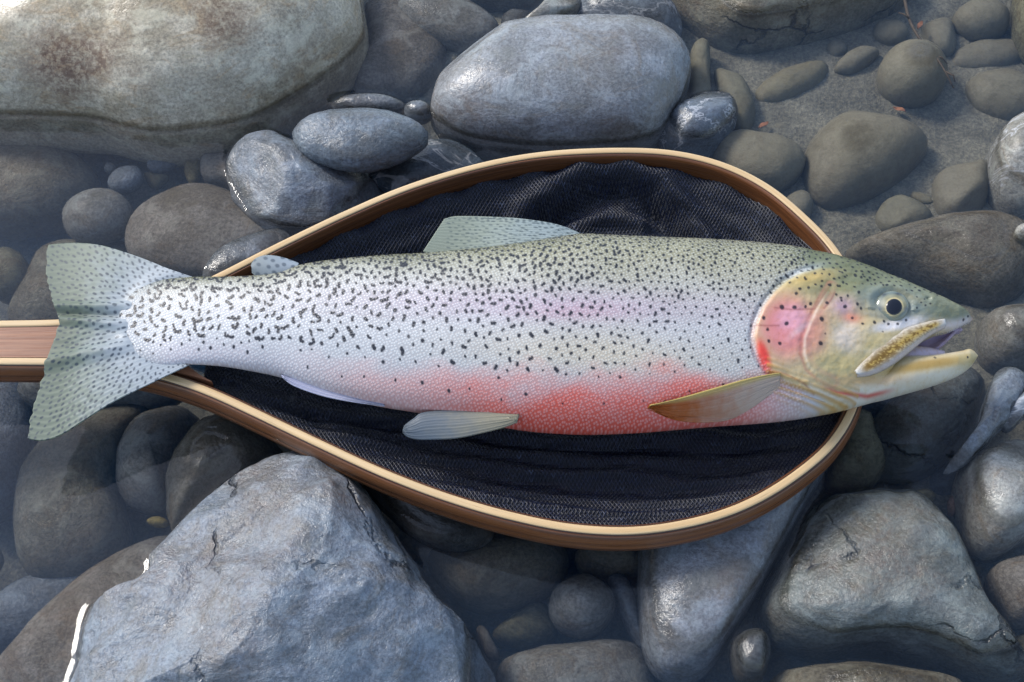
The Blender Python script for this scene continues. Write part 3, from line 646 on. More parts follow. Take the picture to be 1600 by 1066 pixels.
P2 = pts[ins]; d2 = rim_dist(P2); z2, p2x, p2y = bag_z(P2, d2); P3 = np.column_stack([P2, z2+.0006])
E = []; I = idx.reshape(nrow, ncol)
for r_ in range(nrow-1):
    o_ = r_ % 2
    for a, b in ((I[r_, :], I[r_+1, :]), ((I[r_, 1:], I[r_+1, :-1]) if not o_ else (I[r_, :-1], I[r_+1, 1:]))):
        ok = (a >= 0) & (b >= 0); E.append(np.stack([a[ok], b[ok]], 1))
E = np.concatenate(E); a, b = P3[E[:, 0]], P3[E[:, 1]]
hid = (p2y[E[:, 0]] > 440) & (p2y[E[:, 0]] < 560)
E, a, b = E[~hid], a[~hid], b[~hid]
dv = b-a; dv /= np.linalg.norm(dv, axis=1)[:, None]; sd_ = np.cross(dv, [0, 0, 1.]); sd_ /= np.linalg.norm(sd_, axis=1)[:, None]
rw = .00042; upz = np.array([0, 0, .0005])
VV = np.stack([a-sd_*rw, a+upz, a+sd_*rw, b-sd_*rw, b+upz, b+sd_*rw], 1); m_ = (a+b)/2
n_ = len(E); base = (np.arange(n_)*6)[:, None]
FF = np.concatenate([base+np.array([[0, 1, 4, 3]]), base+np.array([[1, 2, 5, 4]])])
KN = np.repeat(np.stack([p2x[E[:, 0]], p2y[E[:, 0]], 0*p2x[E[:, 0]]], 1)/100, 6, axis=0)
th_ = mesh_obj('mesh_threads', VV.reshape(-1, 3), FF, M['thread'], parent=net, attrs={'knit': KN}); th_.location = -np.array(net.location); tag(th_, kind='stuff')

# ------------------------------------------------------------------ trout
TOPX = [(186, 497), (187.5, 488), (191, 476), (198, 463), (215, 448), (250, 438), (300, 434), (350, 434), (400, 433), (440, 428), (470, 417), (520, 409), (600, 402), (660, 399), (700, 396), (760, 390), (820, 382), (870, 374), (910, 369), (950, 371), (1000, 373), (1050, 375), (1100, 377), (1150, 380), (1200, 384), (1250, 391), (1300, 401), (1330, 409), (1360, 420), (1400, 437), (1440, 454), (1480, 472), (1505, 485), (1515, 493), (1519, 499)]
BOTX = [(186, 503), (187.5, 515), (191, 532), (198, 548), (215, 563), (250, 572), (300, 569), (350, 572), (400, 580), (440, 589), (480, 604), (520, 617), (560, 627), (600, 635), (650, 643), (700, 651), (750, 659), (800, 669), (850, 675), (920, 678), (1000, 675), (1060, 670), (1120, 665), (1180, 661), (1240, 655), (1300, 645), (1340, 635), (1370, 625), (1384, 606), (1394, 580), (1404, 560), (1420, 549), (1440, 535), (1460, 525), (1480, 520), (1500, 511), (1512, 505), (1519, 501)]
JTOP = [(1326, 606), (1350, 594), (1385, 572), (1400, 561), (1420, 558), (1450, 557), (1480, 553), (1502, 549), (1513, 546), (1521, 549), (1527, 556)]
JBOT = [(1326, 637), (1350, 631), (1385, 623), (1400, 619), (1450, 605), (1480, 595), (1500, 586), (1515, 575), (1524, 563), (1527, 558)]
def interp_s(tab, x):
    t_ = np.array(tab, float)
    c_ = catmull(t_, 900, closed=False); return np.interp(x, c_[:, 0], c_[:, 1])
CT = [(186, .6), (190, 1.6), (200, 2.2), (240, 5), (300, 9.5), (350, 13), (400, 17), (500, 23), (600, 28), (700, 32), (850, 36), (1000, 36.5), (1150, 35), (1250, 32), (1330, 27), (1400, 21.5), (1450, 17), (1490, 12), (1510, 7), (1519, 2)]
CJ = [(1326, 10), (1350, 14.5), (1385, 17), (1420, 16), (1450, 14), (1490, 10), (1512, 6), (1527, 1.5)]
def zline(x): return np.interp(x, [0, 195, 400, 800, 1200, 1600], [.050, .054, .058, .063, .068, .070])
def roll(x): return np.interp(x, [0, 195, 420, 800, 1400, 1600], [R(5), R(6), R(12), R(17), R(16), R(15)])
def yaxis(x): return np.interp(x, [0, 195, 400, 800, 1200, 1600], [510, 507, 507, 525, 522, 520])
def fp(px, py, wo=0.0):
    """pixel on the fish's own mid plane, lifted wo along its flank normal"""
    px = np.asarray(px, float); py = np.asarray(py, float)
    P0 = at(px, yaxis(px), zline(px)); r = roll(px)
    n = np.stack([0*r, -np.sin(r), np.cos(r)], -1); d = ray(px, py)
    t_ = ((P0-CAM)*n).sum(-1)/(d*n).sum(-1)
    return CAM+d*t_[..., None]+n*np.asarray(wo)[..., None]
EXP = 2.25
def loft_w(px, py, top, bot, ct):
    tp, bt = interp_s(top, px), interp_s(bot, px); v = np.clip(((tp+bt)/2-py)/np.maximum((bt-tp)/2, 1e-3), -1, 1)
    return np.interp(px, *np.array(ct).T)*.001*np.clip(1-np.abs(v)**EXP, 0, 1)**(1/EXP)
def wsurf(px, py):
    px = np.asarray(px, float); py = np.asarray(py, float)
    a = np.where(px < 1518, loft_w(px, py, TOPX, BOTX, CT), 0); b = np.where(px > 1330, loft_w(px, py, JTOP, JBOT, CJ), 0)
    return np.maximum(a, b)
# ---- ink maps of the skin pattern: little clustered flecks scattered at an uneven pitch, drawn on the skin's own sheet
def new_map(): return np.zeros((760, 3200), np.float32)
def dab(img, x, y, rx, ry, ang, val=1.0):
    R_ = int(max(rx, ry)*2+4); cx, cy = x*2, (y-330)*2; x0, y0 = int(cx)-R_, int(cy)-R_
    if x0 < 0 or y0 < 0 or x0+2*R_ >= 3200 or y0+2*R_ >= 760: return
    yy, xx = np.mgrid[y0:y0+2*R_+1, x0:x0+2*R_+1]; u = (xx-cx)*math.cos(ang)+(yy-cy)*math.sin(ang); v = -(xx-cx)*math.sin(ang)+(yy-cy)*math.cos(ang)
    q = np.sqrt((u/(2*rx))**2+(v/(2*ry))**2); a = np.clip((1.18-q)/.36, 0, 1)*val
    img[y0:y0+2*R_+1, x0:x0+2*R_+1] = np.maximum(img[y0:y0+2*R_+1, x0:x0+2*R_+1], a)
def sample(img, X, Y):
    fx = np.clip(X*2, 0, 3198); fy = np.clip((Y-330)*2, 0, 758); ix, iy = fx.astype(int), fy.astype(int); a, b = fx-ix, fy-iy
    return img[iy, ix]*(1-a)*(1-b)+img[iy, ix+1]*a*(1-b)+img[iy+1, ix]*(1-a)*b+img[iy+1, ix+1]*a*b
def scatter(n, gen, pitch, rnd):
    """dart throwing with a local pitch"""
    cells = {}; out = []
    for _ in range(n):
        x, y = gen(); p = pitch(x, y)
        if p is None: continue
        cx, cy = int(x//12), int(y//12); ok = True
        for i in (-2, -1, 0, 1, 2):
            for j in (-2, -1, 0, 1, 2):
                for (a, b) in cells.get((cx+i, cy+j), ()):
                    if (a-x)**2+(b-y)**2 < p*p: ok = False; break
                if not ok: break
            if not ok: break
        if ok: cells.setdefault((cx, cy), []).append((x, y)); out.append((x, y))
    return out
xt_ = np.arange(180, 1530.); TT_, BB_ = interp_s(TOPX, xt_), interp_s([b for b in BOTX if b[0] <= 1370]+[(1450, 605), (1527, 557)], xt_)
INK_BODY = new_map(); rs = random.Random(11)
def sfrac(x, y): i = int(min(max(x-180, 0), 1349)); return (y-TT_[i])/max(BB_[i]-TT_[i], 5)
def oper_x(y): return float(np.interp(y, [380, 437, 447, 463, 482, 505, 528, 550, 575, 596, 660], [1330, 1285, 1240, 1215, 1195, 1178, 1168, 1164, 1172, 1188, 1215]))
def pitch_b(x, y):
    s_ = sfrac(x, y)
    if s_ < .012 or s_ > .9: return None
    tail = min(max((620-x)/220, 0), 1)
    if x > oper_x(y)-5: return None
    base = float(np.interp(s_, [0, .12, .3, .45, .6, .7, .76, .80, .84], [6.6, 7.8, 9.6, 11.5, 13.5, 15.5, 19, 34, 300]))
    tl_ = float(np.interp(s_, [0, .12, .3, .7, .82, .9, .94], [7.6, 9, 11, 11.2, 11.5, 18, 200]))
    p = base*(1-tail)+tl_*tail
    p *= float(np.interp(x, [600, 900, 1100], [.98, .86, .80]))
    return p*rs.uniform(.92, 1.4)*1.04
for x, y in scatter(60000, lambda: (rs.uniform(188, 1290), rs.uniform(366, 672)), pitch_b, rs):
    s_ = sfrac(x, y); tail = min(max((700-x)/260, 0), 1); front = min(max((x-850)/250, 0), 1)
    k = (.82 if s_ < .1 else 1.0)*(.96-.26*front)*(.82 if s_ > .74 else 1)*rs.uniform(.68, 1.14)
    a0 = rs.uniform(.5, 2.4); n_ = 1 if rs.random() < .35+.35*front else 2
    if tail > rs.random(): n_ = rs.choice([2, 3, 3, 4])
    if s_ > .75: n_ = 1
    px_, py_, aa = x, y, a0
    for q in range(n_):
        dab(INK_BODY, px_, py_, 3.35*k, 2.75*k*rs.uniform(.8, 1.1), aa, 1.0)
        aa += rs.choice([-1, 1])*rs.uniform(.3, 1.1); px_ += math.cos(aa)*3.5*k; py_ += math.sin(aa)*3.5*k
HEADSP = [(1207, 505, 4), (1226, 505.5, 3.6), (1243, 504, 2.6), (1251, 499, 3), (1179, 522, 3.2), (1214, 530, 3.6), (1185, 539.5, 2.8), (1187, 556.5, 2.8), (1204, 559.5, 3), (1229, 484, 3), (1235, 476, 2.8), (1248.5, 473.5, 2.6), (1268, 522, 3.9), (1267, 558, 3.7), (1274, 543, 1.5), (1277, 496, 3), (1299, 487, 2.4), (1300, 491, 2.2), (1305.5, 500, 3.4), (1310, 483, 2.4), (1292, 482, 2.2), (1328, 476, 2.8), (1325, 495, 2.8), (1331, 501, 2.6), (1317, 516.6, 2.4), (1333, 525, 2.4), (1352, 522, 3), (1367.5, 519, 2.5), (1374.6, 522.5, 2.5), (1389.5, 521.6, 2.5), (1403.5, 514.5, 2.3), (1365.4, 535, 1.5), (1283, 467, 2.4), (1298, 468, 2.2), (1304, 461, 2.6), (1269, 470, 2.4), (1325, 447.5, 3), (1334, 450, 2.6), (1344, 454, 2.4), (1348, 449, 2.2), (1356, 459, 2), (1283, 449, 2.2), (1271, 449, 1.8), (1304, 444, 2.2), (1308, 451, 2.2), (1298, 454, 2), (1337, 445, 2), (1368, 461, 2), (1420, 496, 1.8), (1434, 491, 1.8), (1442, 488, 1.6), (1427, 487, 1.6), (1421, 478, 1.6), (1433, 481, 1.4), (1448, 465, 1.8), (1456, 472, 1.6), (1500, 505.5, 2), (1507, 500, 2), (1507, 563, 2), (1453, 567, 2.2), (1243, 458, 2), (1219, 455, 2.2)]
for x, y, q in HEADSP: dab(INK_BODY, x, y, q, q*.85, rs.uniform(0, 3), .95)
def pitch_h(x, y):
    s_ = sfrac(x, y)
    if x < oper_x(y)+4 or s_ < .03 or y > 468-.0*x or s_ > .36 or x > 1470: return None
    if math.hypot((x-1381)/40, (y-492)/30) < 1: return None
    return (7.0 if s_ < .18 else 12.0)*rs.uniform(.9, 1.5)
for x, y in scatter(5000, lambda: (rs.uniform(1215, 1475), rs.uniform(390, 480)), pitch_h, rs):
    q = rs.uniform(1.3, 2.2); dab(INK_BODY, x, y, q*1.25, q*.85, rs.choice([.3, -.4, .5]), .95)
INK_FIN = new_map()
def pitch_t(x, y):
    return None if x > 245 else 7.6*rs.uniform(.9, 1.25)
for x, y in scatter(26000, lambda: (rs.uniform(38, 300), rs.uniform(374, 688)), pitch_t, rs):
    a = math.atan2(y-505, x-265); dab(INK_FIN, x, y, 3.4*rs.uniform(.7, 1.2), 1.75*rs.uniform(.8, 1.2), a+rs.uniform(-.15, .15), rs.uniform(.75, 1))
for x, y in scatter(6000, lambda: (rs.uniform(245, 300), rs.uniform(415, 600)), lambda x, y: 6.5, rs): dab(INK_FIN, x, y, 2, 1.7, rs.uniform(0, 3), .85)
for x, y in scatter(9000, lambda: (rs.uniform(690, 905), rs.uniform(341, 392)), lambda x, y: 6.0*rs.uniform(.9, 1.4) if x > 700 else None, rs):
    dab(INK_FIN, x, y, 3.2*rs.uniform(.7, 1.2), 1.3, rs.uniform(.0, .25), rs.uniform(.6, .9))
for q in range(18): dab(INK_FIN, 735+q*9.3, 343+max(0, q-4)*.95+rs.uniform(-.8, .8), 2.5, 2.1, 0, .8)
for x, y in scatter(300, lambda: (rs.uniform(397, 462), rs.uniform(407, 436)), lambda x, y: 10, rs): dab(INK_FIN, x, y, 3.6, 2.8, .3, .8)
OPER = [(1300, 436), (1268, 438), (1240, 447), (1215, 463), (1195, 482), (1178, 505), (1168, 528), (1164, 550), (1172, 575), (1188, 596), (1215, 612), (1255, 626), (1310, 634)]
PREO = [(1284, 468), (1274, 484), (1262, 505), (1250, 530), (1242, 552), (1242, 574), (1250, 592), (1266, 604), (1290, 612)]
def head_relief(x, y):
    h = np.zeros_like(x); m = x > 1120
    X, Y = x[m], y[m]; d, s, al = seg_dist(X, Y, OPER); sd = d*-s           # + inside the gill cover
    hh = .0017*sst(-3, 6, sd)*sst(1330, 1230, X)
    hh -= .0014*np.exp(-((sd+4)/3.5)**2)*sst(0, 60, al)
    d, s, al = seg_dist(X, Y, PREO); sd = d*-s
    hh += .00015*np.exp(-(d/3)**2)*sst(0, 30, al)*sst(150, 110, al)+(.0005*sst(-2, 4, sd)*np.exp(-d/40)-.0003*np.exp(-((sd+5)/4)**2))*sst(0, 40, al)*sst(165, 120, al)
    # socket, cheek, nostril, brow
    hh -= .0022*np.exp(-(((X-1381)/36)**2+((Y-494)/28)**2)**2)
    hh += .0012*np.exp(-((np.hypot((X-1381)/1.15, Y-493)-31)/6)**2)*(Y < 500)
    hh += .0012*np.exp(-(((X-1447)/9)**2+((Y-479)/6)**2))-.0018*np.exp(-(((X-1440)/4)**2+((Y-479)/3)**2))
    # gill rays
    d, s, al = seg_dist(X, Y, [(1178, 594), (1215, 620), (1270, 634), (1340, 634)])
    ray_ = np.exp(-((d-5)/14)**2)*(X > 1182)*(X < 1335)
    hh += .0004*np.sin((Y-.25*(X-1180))*.75)*ray_
    hh += .0011*np.array([mnoise.fractal(Vector((a*.028, b*.034, 2)), .9, 2.2, 5) for a, b in zip(X, Y)])*sst(1170, 1240, X)
    h[m] = hh; return h
def blob(X, Y, cx, cy, rx, ry, a=0, p=1.0):
    a = R(a); u = ((X-cx)*math.cos(a)+(Y-cy)*math.sin(a))/rx; v = (-(X-cx)*math.sin(a)+(Y-cy)*math.cos(a))/ry
    return np.exp(-(u*u+v*v)**p)
def fish_colour(X, Y):
    tp, bt = interp_s(TOPX, X), interp_s([b for b in BOTX if b[0] <= 1370]+[(1450, 605), (1500, 588), (1527, 557)], X)
    s = np.clip((Y-tp)/np.maximum(bt-tp, 5), 0, 1)
    nz = np.array([mnoise.fractal(Vector((a*.012, b*.02, 7)), 1, 2, 4) for a, b in zip(X, Y)])
    s = s+.05*nz
    C = np.zeros((len(X), 3))
    def mixc(f, c): C[:] = C*(1-f[:, None])+f[:, None]*np.asarray(c)
    fr = sst(560, 1050, X)                               # duller towards the head
    C[:] = S(203, 209, 214)
    mixc(sst(.66, .12, s)*(.3+.65*fr), S(174, 173, 145))
    mixc(sst(.33, .02, s)*(.6+.4*fr), S(140, 141, 100)); mixc(sst(.16, -.02, s)*.92, S(82, 87, 56)); mixc(np.exp(-((s-.47)/.012)**2)*sst(260, 420, X)*sst(1180, 1120, X)*.25, S(150, 140, 150))
    mixc(sst(.5, .9, fr)*sst(.75, .35, s)*.3, S(168, 170, 156))
    mixc(blob(X, Y, 860, 500, 330, 26, 2)*.55, S(206, 184, 206)); mixc(blob(X, Y, 900, 512, 80, 14)*.5, S(212, 172, 190))
    mixc(blob(X, Y, 940, 575, 210, 34, 3)*.6, S(220, 206, 170)); mixc(blob(X, Y, 1080, 535, 90, 40)*.3, S(205, 208, 214))
    rb = sst(.70, .93, s+.05*nz)
    mixc(rb*sst(430, 620, X)*sst(1290, 1180, X)*.62, S(244, 176, 168))
    mixc(sst(.68, .95, s+.045*nz)*sst(600, 820, X)*sst(1170, 980, X)*.9, S(236, 88, 66))
    mixc(sst(.72, .96, s+.05*nz)*sst(960, 1080, X)*sst(1230, 1120, X)*.75, S(236, 104, 88))
    mixc(sst(.7, 1, s)*sst(560, 430, X)*.5, S(226, 216, 226))
    # head
    hd_, sg, al = seg_dist(X, Y, OPER); ins = sst(-3, 4, hd_*-sg)*(X > 1160); H = np.maximum(ins, sst(1262, 1300, X))
    mixc(H*.85, S(208, 188, 136))
    olv = sst(.43, .26, s+.0*X)*sst(1180, 1270, X); mixc(olv*.95, S(122, 130, 102)); mixc(sst(.2, .0, s)*sst(1200, 1280, X)*.7, S(92, 100, 74))
    mixc(blob(X, Y, 1440, 470, 75, 22, 24)*.9, S(126, 134, 112)); mixc(blob(X, Y, 1475, 490, 40, 16, 24)*.7, S(134, 138, 116))
    mixc(blob(X, Y, 1385, 490, 62, 28, 8, 2)*.85, S(142, 154, 150))
    mixc(blob(X, Y, 1250, 458, 40, 12, -18)*.85*ins, S(226, 196, 126)); mixc(blob(X, Y, 1236, 446, 34, 6, -22)*.7, S(214, 222, 226))
    mixc(blob(X, Y, 1214, 535, 44, 48, 0, 2)*.9*ins, S(228, 134, 140)); mixc(blob(X, Y, 1222, 522, 26, 20, -20, 2)*.6, S(224, 178, 200))
    mixc(blob(X, Y, 1262, 545, 16, 44, 10)*.75, S(228, 160, 140)); mixc(blob(X, Y, 1302, 500, 20, 15)*.7, S(208, 166, 196)); mixc(blob(X, Y, 1316, 517, 16, 9)*.8, S(232, 140, 120))
    mixc(blob(X, Y, 1310, 545, 26, 22, 0, 2)*.75, S(230, 216, 206)); mixc(blob(X, Y, 1290, 588, 44, 18, 0, 2)*.6, S(206, 188, 126))
    mixc(blob(X, Y, 1345, 560, 12, 30, 40)*.5, S(196, 180, 120)); mixc(blob(X, Y, 1390, 522, 46, 9, -14, 2)*.9, S(234, 232, 236))
    d, sg, al = seg_dist(X, Y, PREO); mixc(np.exp(-(d/2.2)**2)*.55*sst(10, 40, al)*sst(165, 120, al), S(236, 222, 204)); mixc(np.exp(-((d*-sg+6)/2.5)**2)*.5, S(196, 112, 104)); mixc(np.exp(-((d*-sg-7)/4)**2)*.3, S(222, 148, 136))
    mixc(H*sst(600, 615, Y)*sst(1310, 1260, X)*.6, S(224, 200, 150))
    for ln in ([(1196, 506), (1225, 509), (1256, 507)], [(1166, 533), (1185, 534), (1202, 533)], [(1188, 598), (1215, 603), (1245, 616), (1262, 628)], [(1284, 466), (1270, 487), (1258, 506)], [(1272, 505), (1284, 490), (1290, 478)]):
        dl, _, _ = seg_dist(X, Y, ln); mixc(np.exp(-(dl/1.5)**2)*.6, S(150, 84, 80))
    for cx_, cy_, rx_, ry_, an_, cc_, st_ in ((1232, 540, 22, 5, -40, (238, 206, 210), .6), (1200, 548, 20, 6, 20, (236, 160, 160), .5), (1298, 470, 26, 8, -10, (176, 172, 120), .5), (1330, 545, 14, 20, 30, (216, 196, 150), .5), (1262, 590, 20, 12, 0, (214, 200, 152), .5), (1360, 512, 40, 4, 8, (128, 136, 132), .5), (1410, 478, 26, 6, 24, (160, 152, 116), .5)):
        mixc(blob(X, Y, cx_, cy_, rx_, ry_, an_)*st_, S(*cc_))

    mixc(blob(X, Y, 1180, 578, 9, 26, -20, 2)*.95, S(240, 70, 66)); mixc(blob(X, Y, 1163, 545, 3, 26, 0)*.5, S(240, 190, 170))
    jw = sst(1310, 1340, X)*sst(590, 606, Y+.18*(X-1400))
    mixc(jw*.9, S(232, 226, 208)); mixc(blob(X, Y, 1440, 579, 90, 8, -11, 2)*.9, S(176, 146, 82)); mixc(blob(X, Y, 1350, 606, 60, 8, -4)*.7, S(216, 172, 112))
    mixc(blob(X, Y, 1505, 563, 20, 12, -12)*.8, S(206, 188, 136)); mixc(blob(X, Y, 1420, 560, 60, 4, -4)*.8, S(238, 236, 240))
    d, sg, al = seg_dist(X, Y, [(1262, 616), (1300, 625), (1350, 626), (1400, 614)]); mixc(np.exp(-(d/3)**2)*.8*sst(0, 40, al)*sst(142, 100, al), S(214, 62, 56)); mixc(np.exp(-((d*sg-7)/4)**2)*.5*(X > 1240), S(238, 232, 222))
    d, sg, al = seg_dist(X, Y, [(1460, 516), (1485, 514), (1517, 503)]); mixc(np.exp(-(d/6)**2)*.85, S(236, 226, 228))
    mixc(blob(X, Y, 1516, 490, 6, 14, -20)*.8, S(190, 140, 90))
    d, sg, al = seg_dist(X, Y, [(1178, 594), (1215, 620), (1270, 634), (1340, 634)])
    mixc(np.exp(-((d-5)/12)**2)*(X > 1185)*(X < 1335)*(.5+.5*np.sin((Y-.25*(X-1180))*.75))*.75, S(206, 160, 84))
    mixc(sst(268, 196, X+16*nz)*.85, S(178, 187, 194)); mixc(sst(300, 210, X)*sst(.22, .05, s)*.6, S(140, 150, 150)); mixc(sst(300, 210, X)*sst(.8, .96, s)*.6, S(150, 162, 168))
    C[:] *= .92*(1+.06*nz[:, None])
    # spots: density and size
    den = np.interp(s, [0, .1, .3, .5, .62, .74, .8, 1], [1, 1, .95, .72, .58, .36, .04, 0])
    tl = sst(640, 330, X); den = den*(1-tl)+tl*np.interp(s, [0, .2, .7, .82, .93, 1], [1, 1, .98, .75, .35, .05])
    den = np.where(H > .5, den*.0+.28*sst(560, 470, Y)*(X < 1480)+.08*(Y > 470)*(Y < 570)*(X < 1400)+.6*sst(470, 420, Y), den)
    den *= 1-np.maximum(0, np.minimum(1, blob(X, Y, 1382, 496, 30, 24, 0, 2)*1.4))
    den *= 1-sst(1470, 1500, X)
    ink = sample(INK_BODY, X, Y)*np.where(X > 1326, sst(640, 630, Y), 1)
    scl = (1-H)*sst(1262, 1240, X)
    return C, ink, scl, s, tl, H
def loft(top, bot, ct, xs, nf=240, nb=30, relief=True):
    th = np.concatenate([np.linspace(0, math.pi, nf), np.linspace(math.pi, 2*math.pi, nb+2)[1:-1]]); nt_ = len(th)
    tp, bt = interp_s(top, xs), interp_s(bot, xs); c_ = np.interp(xs, *np.array(ct).T)*.001
    v = np.cos(th); v = np.sign(v)*np.abs(v)**(1.0); wq = np.sign(np.sin(th))*np.clip(1-np.abs(v)**EXP, 0, 1)**(1/EXP)
    PX = np.repeat(xs[:, None], nt_, 1); PY = ((tp+bt)/2)[:, None]-v[None]*((bt-tp)/2)[:, None]; W = c_[:, None]*wq[None]
    X, Y, W = PX.ravel(), PY.ravel(), W.ravel()
    if relief: W = W+np.where(W > 0, head_relief(X, Y)*np.clip(W/.006, 0, 1), 0)
    F = grid_faces(len(xs), nt_, wrap=True).tolist()
    F += [list(range(nt_)), [(len(xs)-1)*nt_+i for i in range(nt_)][::-1]]
    return fp(X, Y, W), F, X, Y
xsA = np.concatenate([np.linspace(186, 200, 16)[:-1], np.arange(200, 1150, 1.35), np.arange(1150, 1505, 1.15), np.linspace(1505, 1518.6, 14)])
V1, F1, X1, Y1 = loft(TOPX, BOTX, CT, xsA)
V2, F2, X2, Y2 = loft(JTOP, JBOT, CJ, np.concatenate([np.arange(1327, 1505, 1.8), np.linspace(1505, 1526.8, 20)]), nf=90, nb=20, relief=False)
F2 = [[i+len(V1) for i in f] for f in F2]
Vb = np.vstack([V1, V2]); Xb, Yb = np.concatenate([X1, X2]), np.concatenate([Y1, Y2])
Cb, den, scl, sfr, tlf, hdf = fish_colour(Xb, Yb)

t = NT('trout_skin')
uv = t.attr('skin').outputs['Vector']; colr = t.attr('c_skin').outputs['Color']; dn = t.attr('spot').outputs['Fac']; sc_ = t.attr('scale').outputs['Fac']; tla = t.attr('tail').outputs['Fac']; bk = t.attr('back').outputs['Fac']; hda = t.attr('head').outputs['Fac']
sp = dn
# scales: staggered fine cells
vs = t.voro(t.mapping(uv, (1, 1.15, 1), rot=(0, 0, .4)), 20.5, .55, dims='2D')
sdist = vs.outputs['Distance']
cell = t.ramp(sdist, .12, .52, 1, 0)
c = t.mix(t.math('MULTIPLY', t.math('SUBTRACT', 1.0, cell), t.math('MULTIPLY', sc_, .34)), colr, t.mix(1, colr, (.62, .50, .48), 'MULTIPLY'))
c = t.mix(t.math('MULTIPLY', cell, t.math('MULTIPLY', sc_, .22)), c, (.80, .80, .80))
nf, _ = t.noise(uv, 90, 3, .7); nm, _ = t.noise(uv, 14, 5, .7)
c = t.mix(t.ramp(nf, .3, .7, 0, .35), c, t.mix(1, c, (.72, .70, .64), 'MULTIPLY'))
c = t.mix(t.math('MULTIPLY', t.ramp(nm, .45, .75), t.math('MULTIPLY', hda, .6)), c, t.mix(1, c, (.86, .72, .48), 'MULTIPLY'))
c = t.mix(t.math('MULTIPLY', sp, .97), c, (.011, .014, .024))
hgt = t.math('ADD', t.math('MULTIPLY', t.math('MULTIPLY', cell, sc_), 1.0), t.math('MULTIPLY', nf, .25))
t.bsdf(Base_Color=c, Roughness=t.ramp(nf, .3, .7, .24, .45), Normal=t.bump(hgt, .24, .0007), Specular_IOR_Level=.3, Coat_Weight=.13, Coat_Roughness=.16, Coat_Normal=t.bump(t.noise(uv, 34, 3, .7)[0], .35, .0016))
M['skin'] = t.m
trout = empty('trout', (0, 0, .03)); tag(trout, 'silvery spotted trout with coral belly and open mouth lying across the net', 'fish')
TL = -np.array(trout.location)
def fpart(name, V, F, mat, parent=None, attrs=None, **k):
    o = mesh_obj(name, V, F, M[mat], attrs=attrs, **k); o.parent = parent or trout; o.location = TL if parent is None else (0, 0, 0); return o
body = fpart('body', Vb, F1+F2, 'skin', attrs={'skin': np.column_stack([Xb/100, Yb/100, 0*Xb]), 'c_skin': Cb, 'spot': den, 'scale': scl, 'tail': tlf, 'back': np.clip(sfr, 0, 1), 'head': hdf})

# --- ribbons between two pixel curves, used for jaw bone, fins and mouth
def ribbon(up, lo, nu, nv, wfun):
    U = catmull(np.array(up, float), nu, closed=False); L = catmull(np.array(lo, float), nu, closed=False)
    tt = np.linspace(0, 1, nv)
    X = U[:, None, 0]*(1-tt)+L[:, None, 0]*tt; Y = U[:, None, 1]*(1-tt)+L[:, None, 1]*tt
    uu = np.repeat(np.linspace(0, 1, nu)[:, None], nv, 1); vv = np.repeat(tt[None], nu, 0)
    X, Y, uu, vv = X.ravel(), Y.ravel(), uu.ravel(), vv.ravel()
    return fp(X, Y, wfun(X, Y, uu, vv)), grid_faces(nu, nv, flip=True), X, Y, uu, vv
# upper jaw bone (maxilla)
V, F, X, Y, uu, vv = ribbon([(1466, 506), (1440, 512), (1400, 526), (1360, 551), (1334, 578), (1322, 594)], [(1470, 520), (1442, 536), (1412, 561), (1382, 584), (1352, 599), (1328, 603)], 90, 26,
    lambda X, Y, u, v: wsurf(X, np.minimum(Y, 640))*0+np.interp(X, [1322, 1350, 1400, 1440, 1470], [.0238, .0236, .0208, .0166, .0128])+.0014*np.sqrt(np.clip(1-(2*v-1)**2, 0, 1))-.0035*(2*np.abs(v-.5))**5)
Cm = np.tile(S(206, 206, 204), (len(X), 1)); nz = np.array([mnoise.fractal(Vector((a*.17, b*.24, 3)), .6, 2.2, 5) for a, b in zip(X, Y)])
f = np.exp(-((vv-.52)/.33)**2)*sst(.0, .12, uu)*sst(1.0, .86, uu); Cm = Cm*(1-f[:, None])+f[:, None]*S(198, 168, 92)
f2 = f*sst(-.05, .35, nz+.45*sst(.25, .8, uu)); Cm = Cm*(1-.85*f2[:, None])+.85*f2[:, None]*S(104, 74, 30)
f = np.exp(-((vv-.9)/.09)**2); Cm = Cm*(1-f[:, None]*.6)+.6*f[:, None]*S(228, 208, 204)
z0 = np.zeros(len(X)); fa = lambda C, X, Y, sp=0: {'skin': np.column_stack([X/100, Y/100, 0*X]), 'c_skin': C*.92, 'spot': 0*X+sp, 'scale': 0*X, 'tail': 0*X, 'back': 0*X+.5, 'head': 0*X+1}
mx = fpart('upper_jaw', V, F, 'skin', attrs=fa(Cm, X, Y)); mx['label'] = 'golden brown upper jaw bone edged in white'
md = mx.modifiers.new('s', 'SOLIDIFY'); md.thickness = .003; md.offset = -1
# mouth lining and tongue
V, F, X, Y, uu, vv = ribbon([(1400, 556), (1440, 524), (1475, 512), (1506, 509)], [(1402, 562), (1440, 556), (1468, 545), (1500, 514)], 30, 12, lambda X, Y, u, v: -.004-.006*np.sin(v*3.14))
nzl = np.array([mnoise.fractal(Vector((a*.05, b*.09, 5)), 1, 2, 3) for a, b in zip(X, Y)])
ml = fpart('mouth_lining', V, F, 'skin', attrs=fa(S(186, 168, 190)*(1+.25*nzl[:, None]), X, Y)); md = ml.modifiers.new('s', 'SOLIDIFY'); md.thickness = .002
V, F, X, Y, uu, vv = ribbon([(1408, 556), (1425, 549), (1450, 549), (1474, 553)], [(1408, 566), (1425, 566), (1450, 563), (1474, 555)], 24, 10, lambda X, Y, u, v: .002+.003*np.sin(v*3.14)-.006*u*u)
tg = fpart('tongue', V, F, 'skin', attrs=fa(np.tile(S(222, 206, 220), (len(X), 1)), X, Y)); md = tg.modifiers.new('s', 'SOLIDIFY'); md.thickness = .003
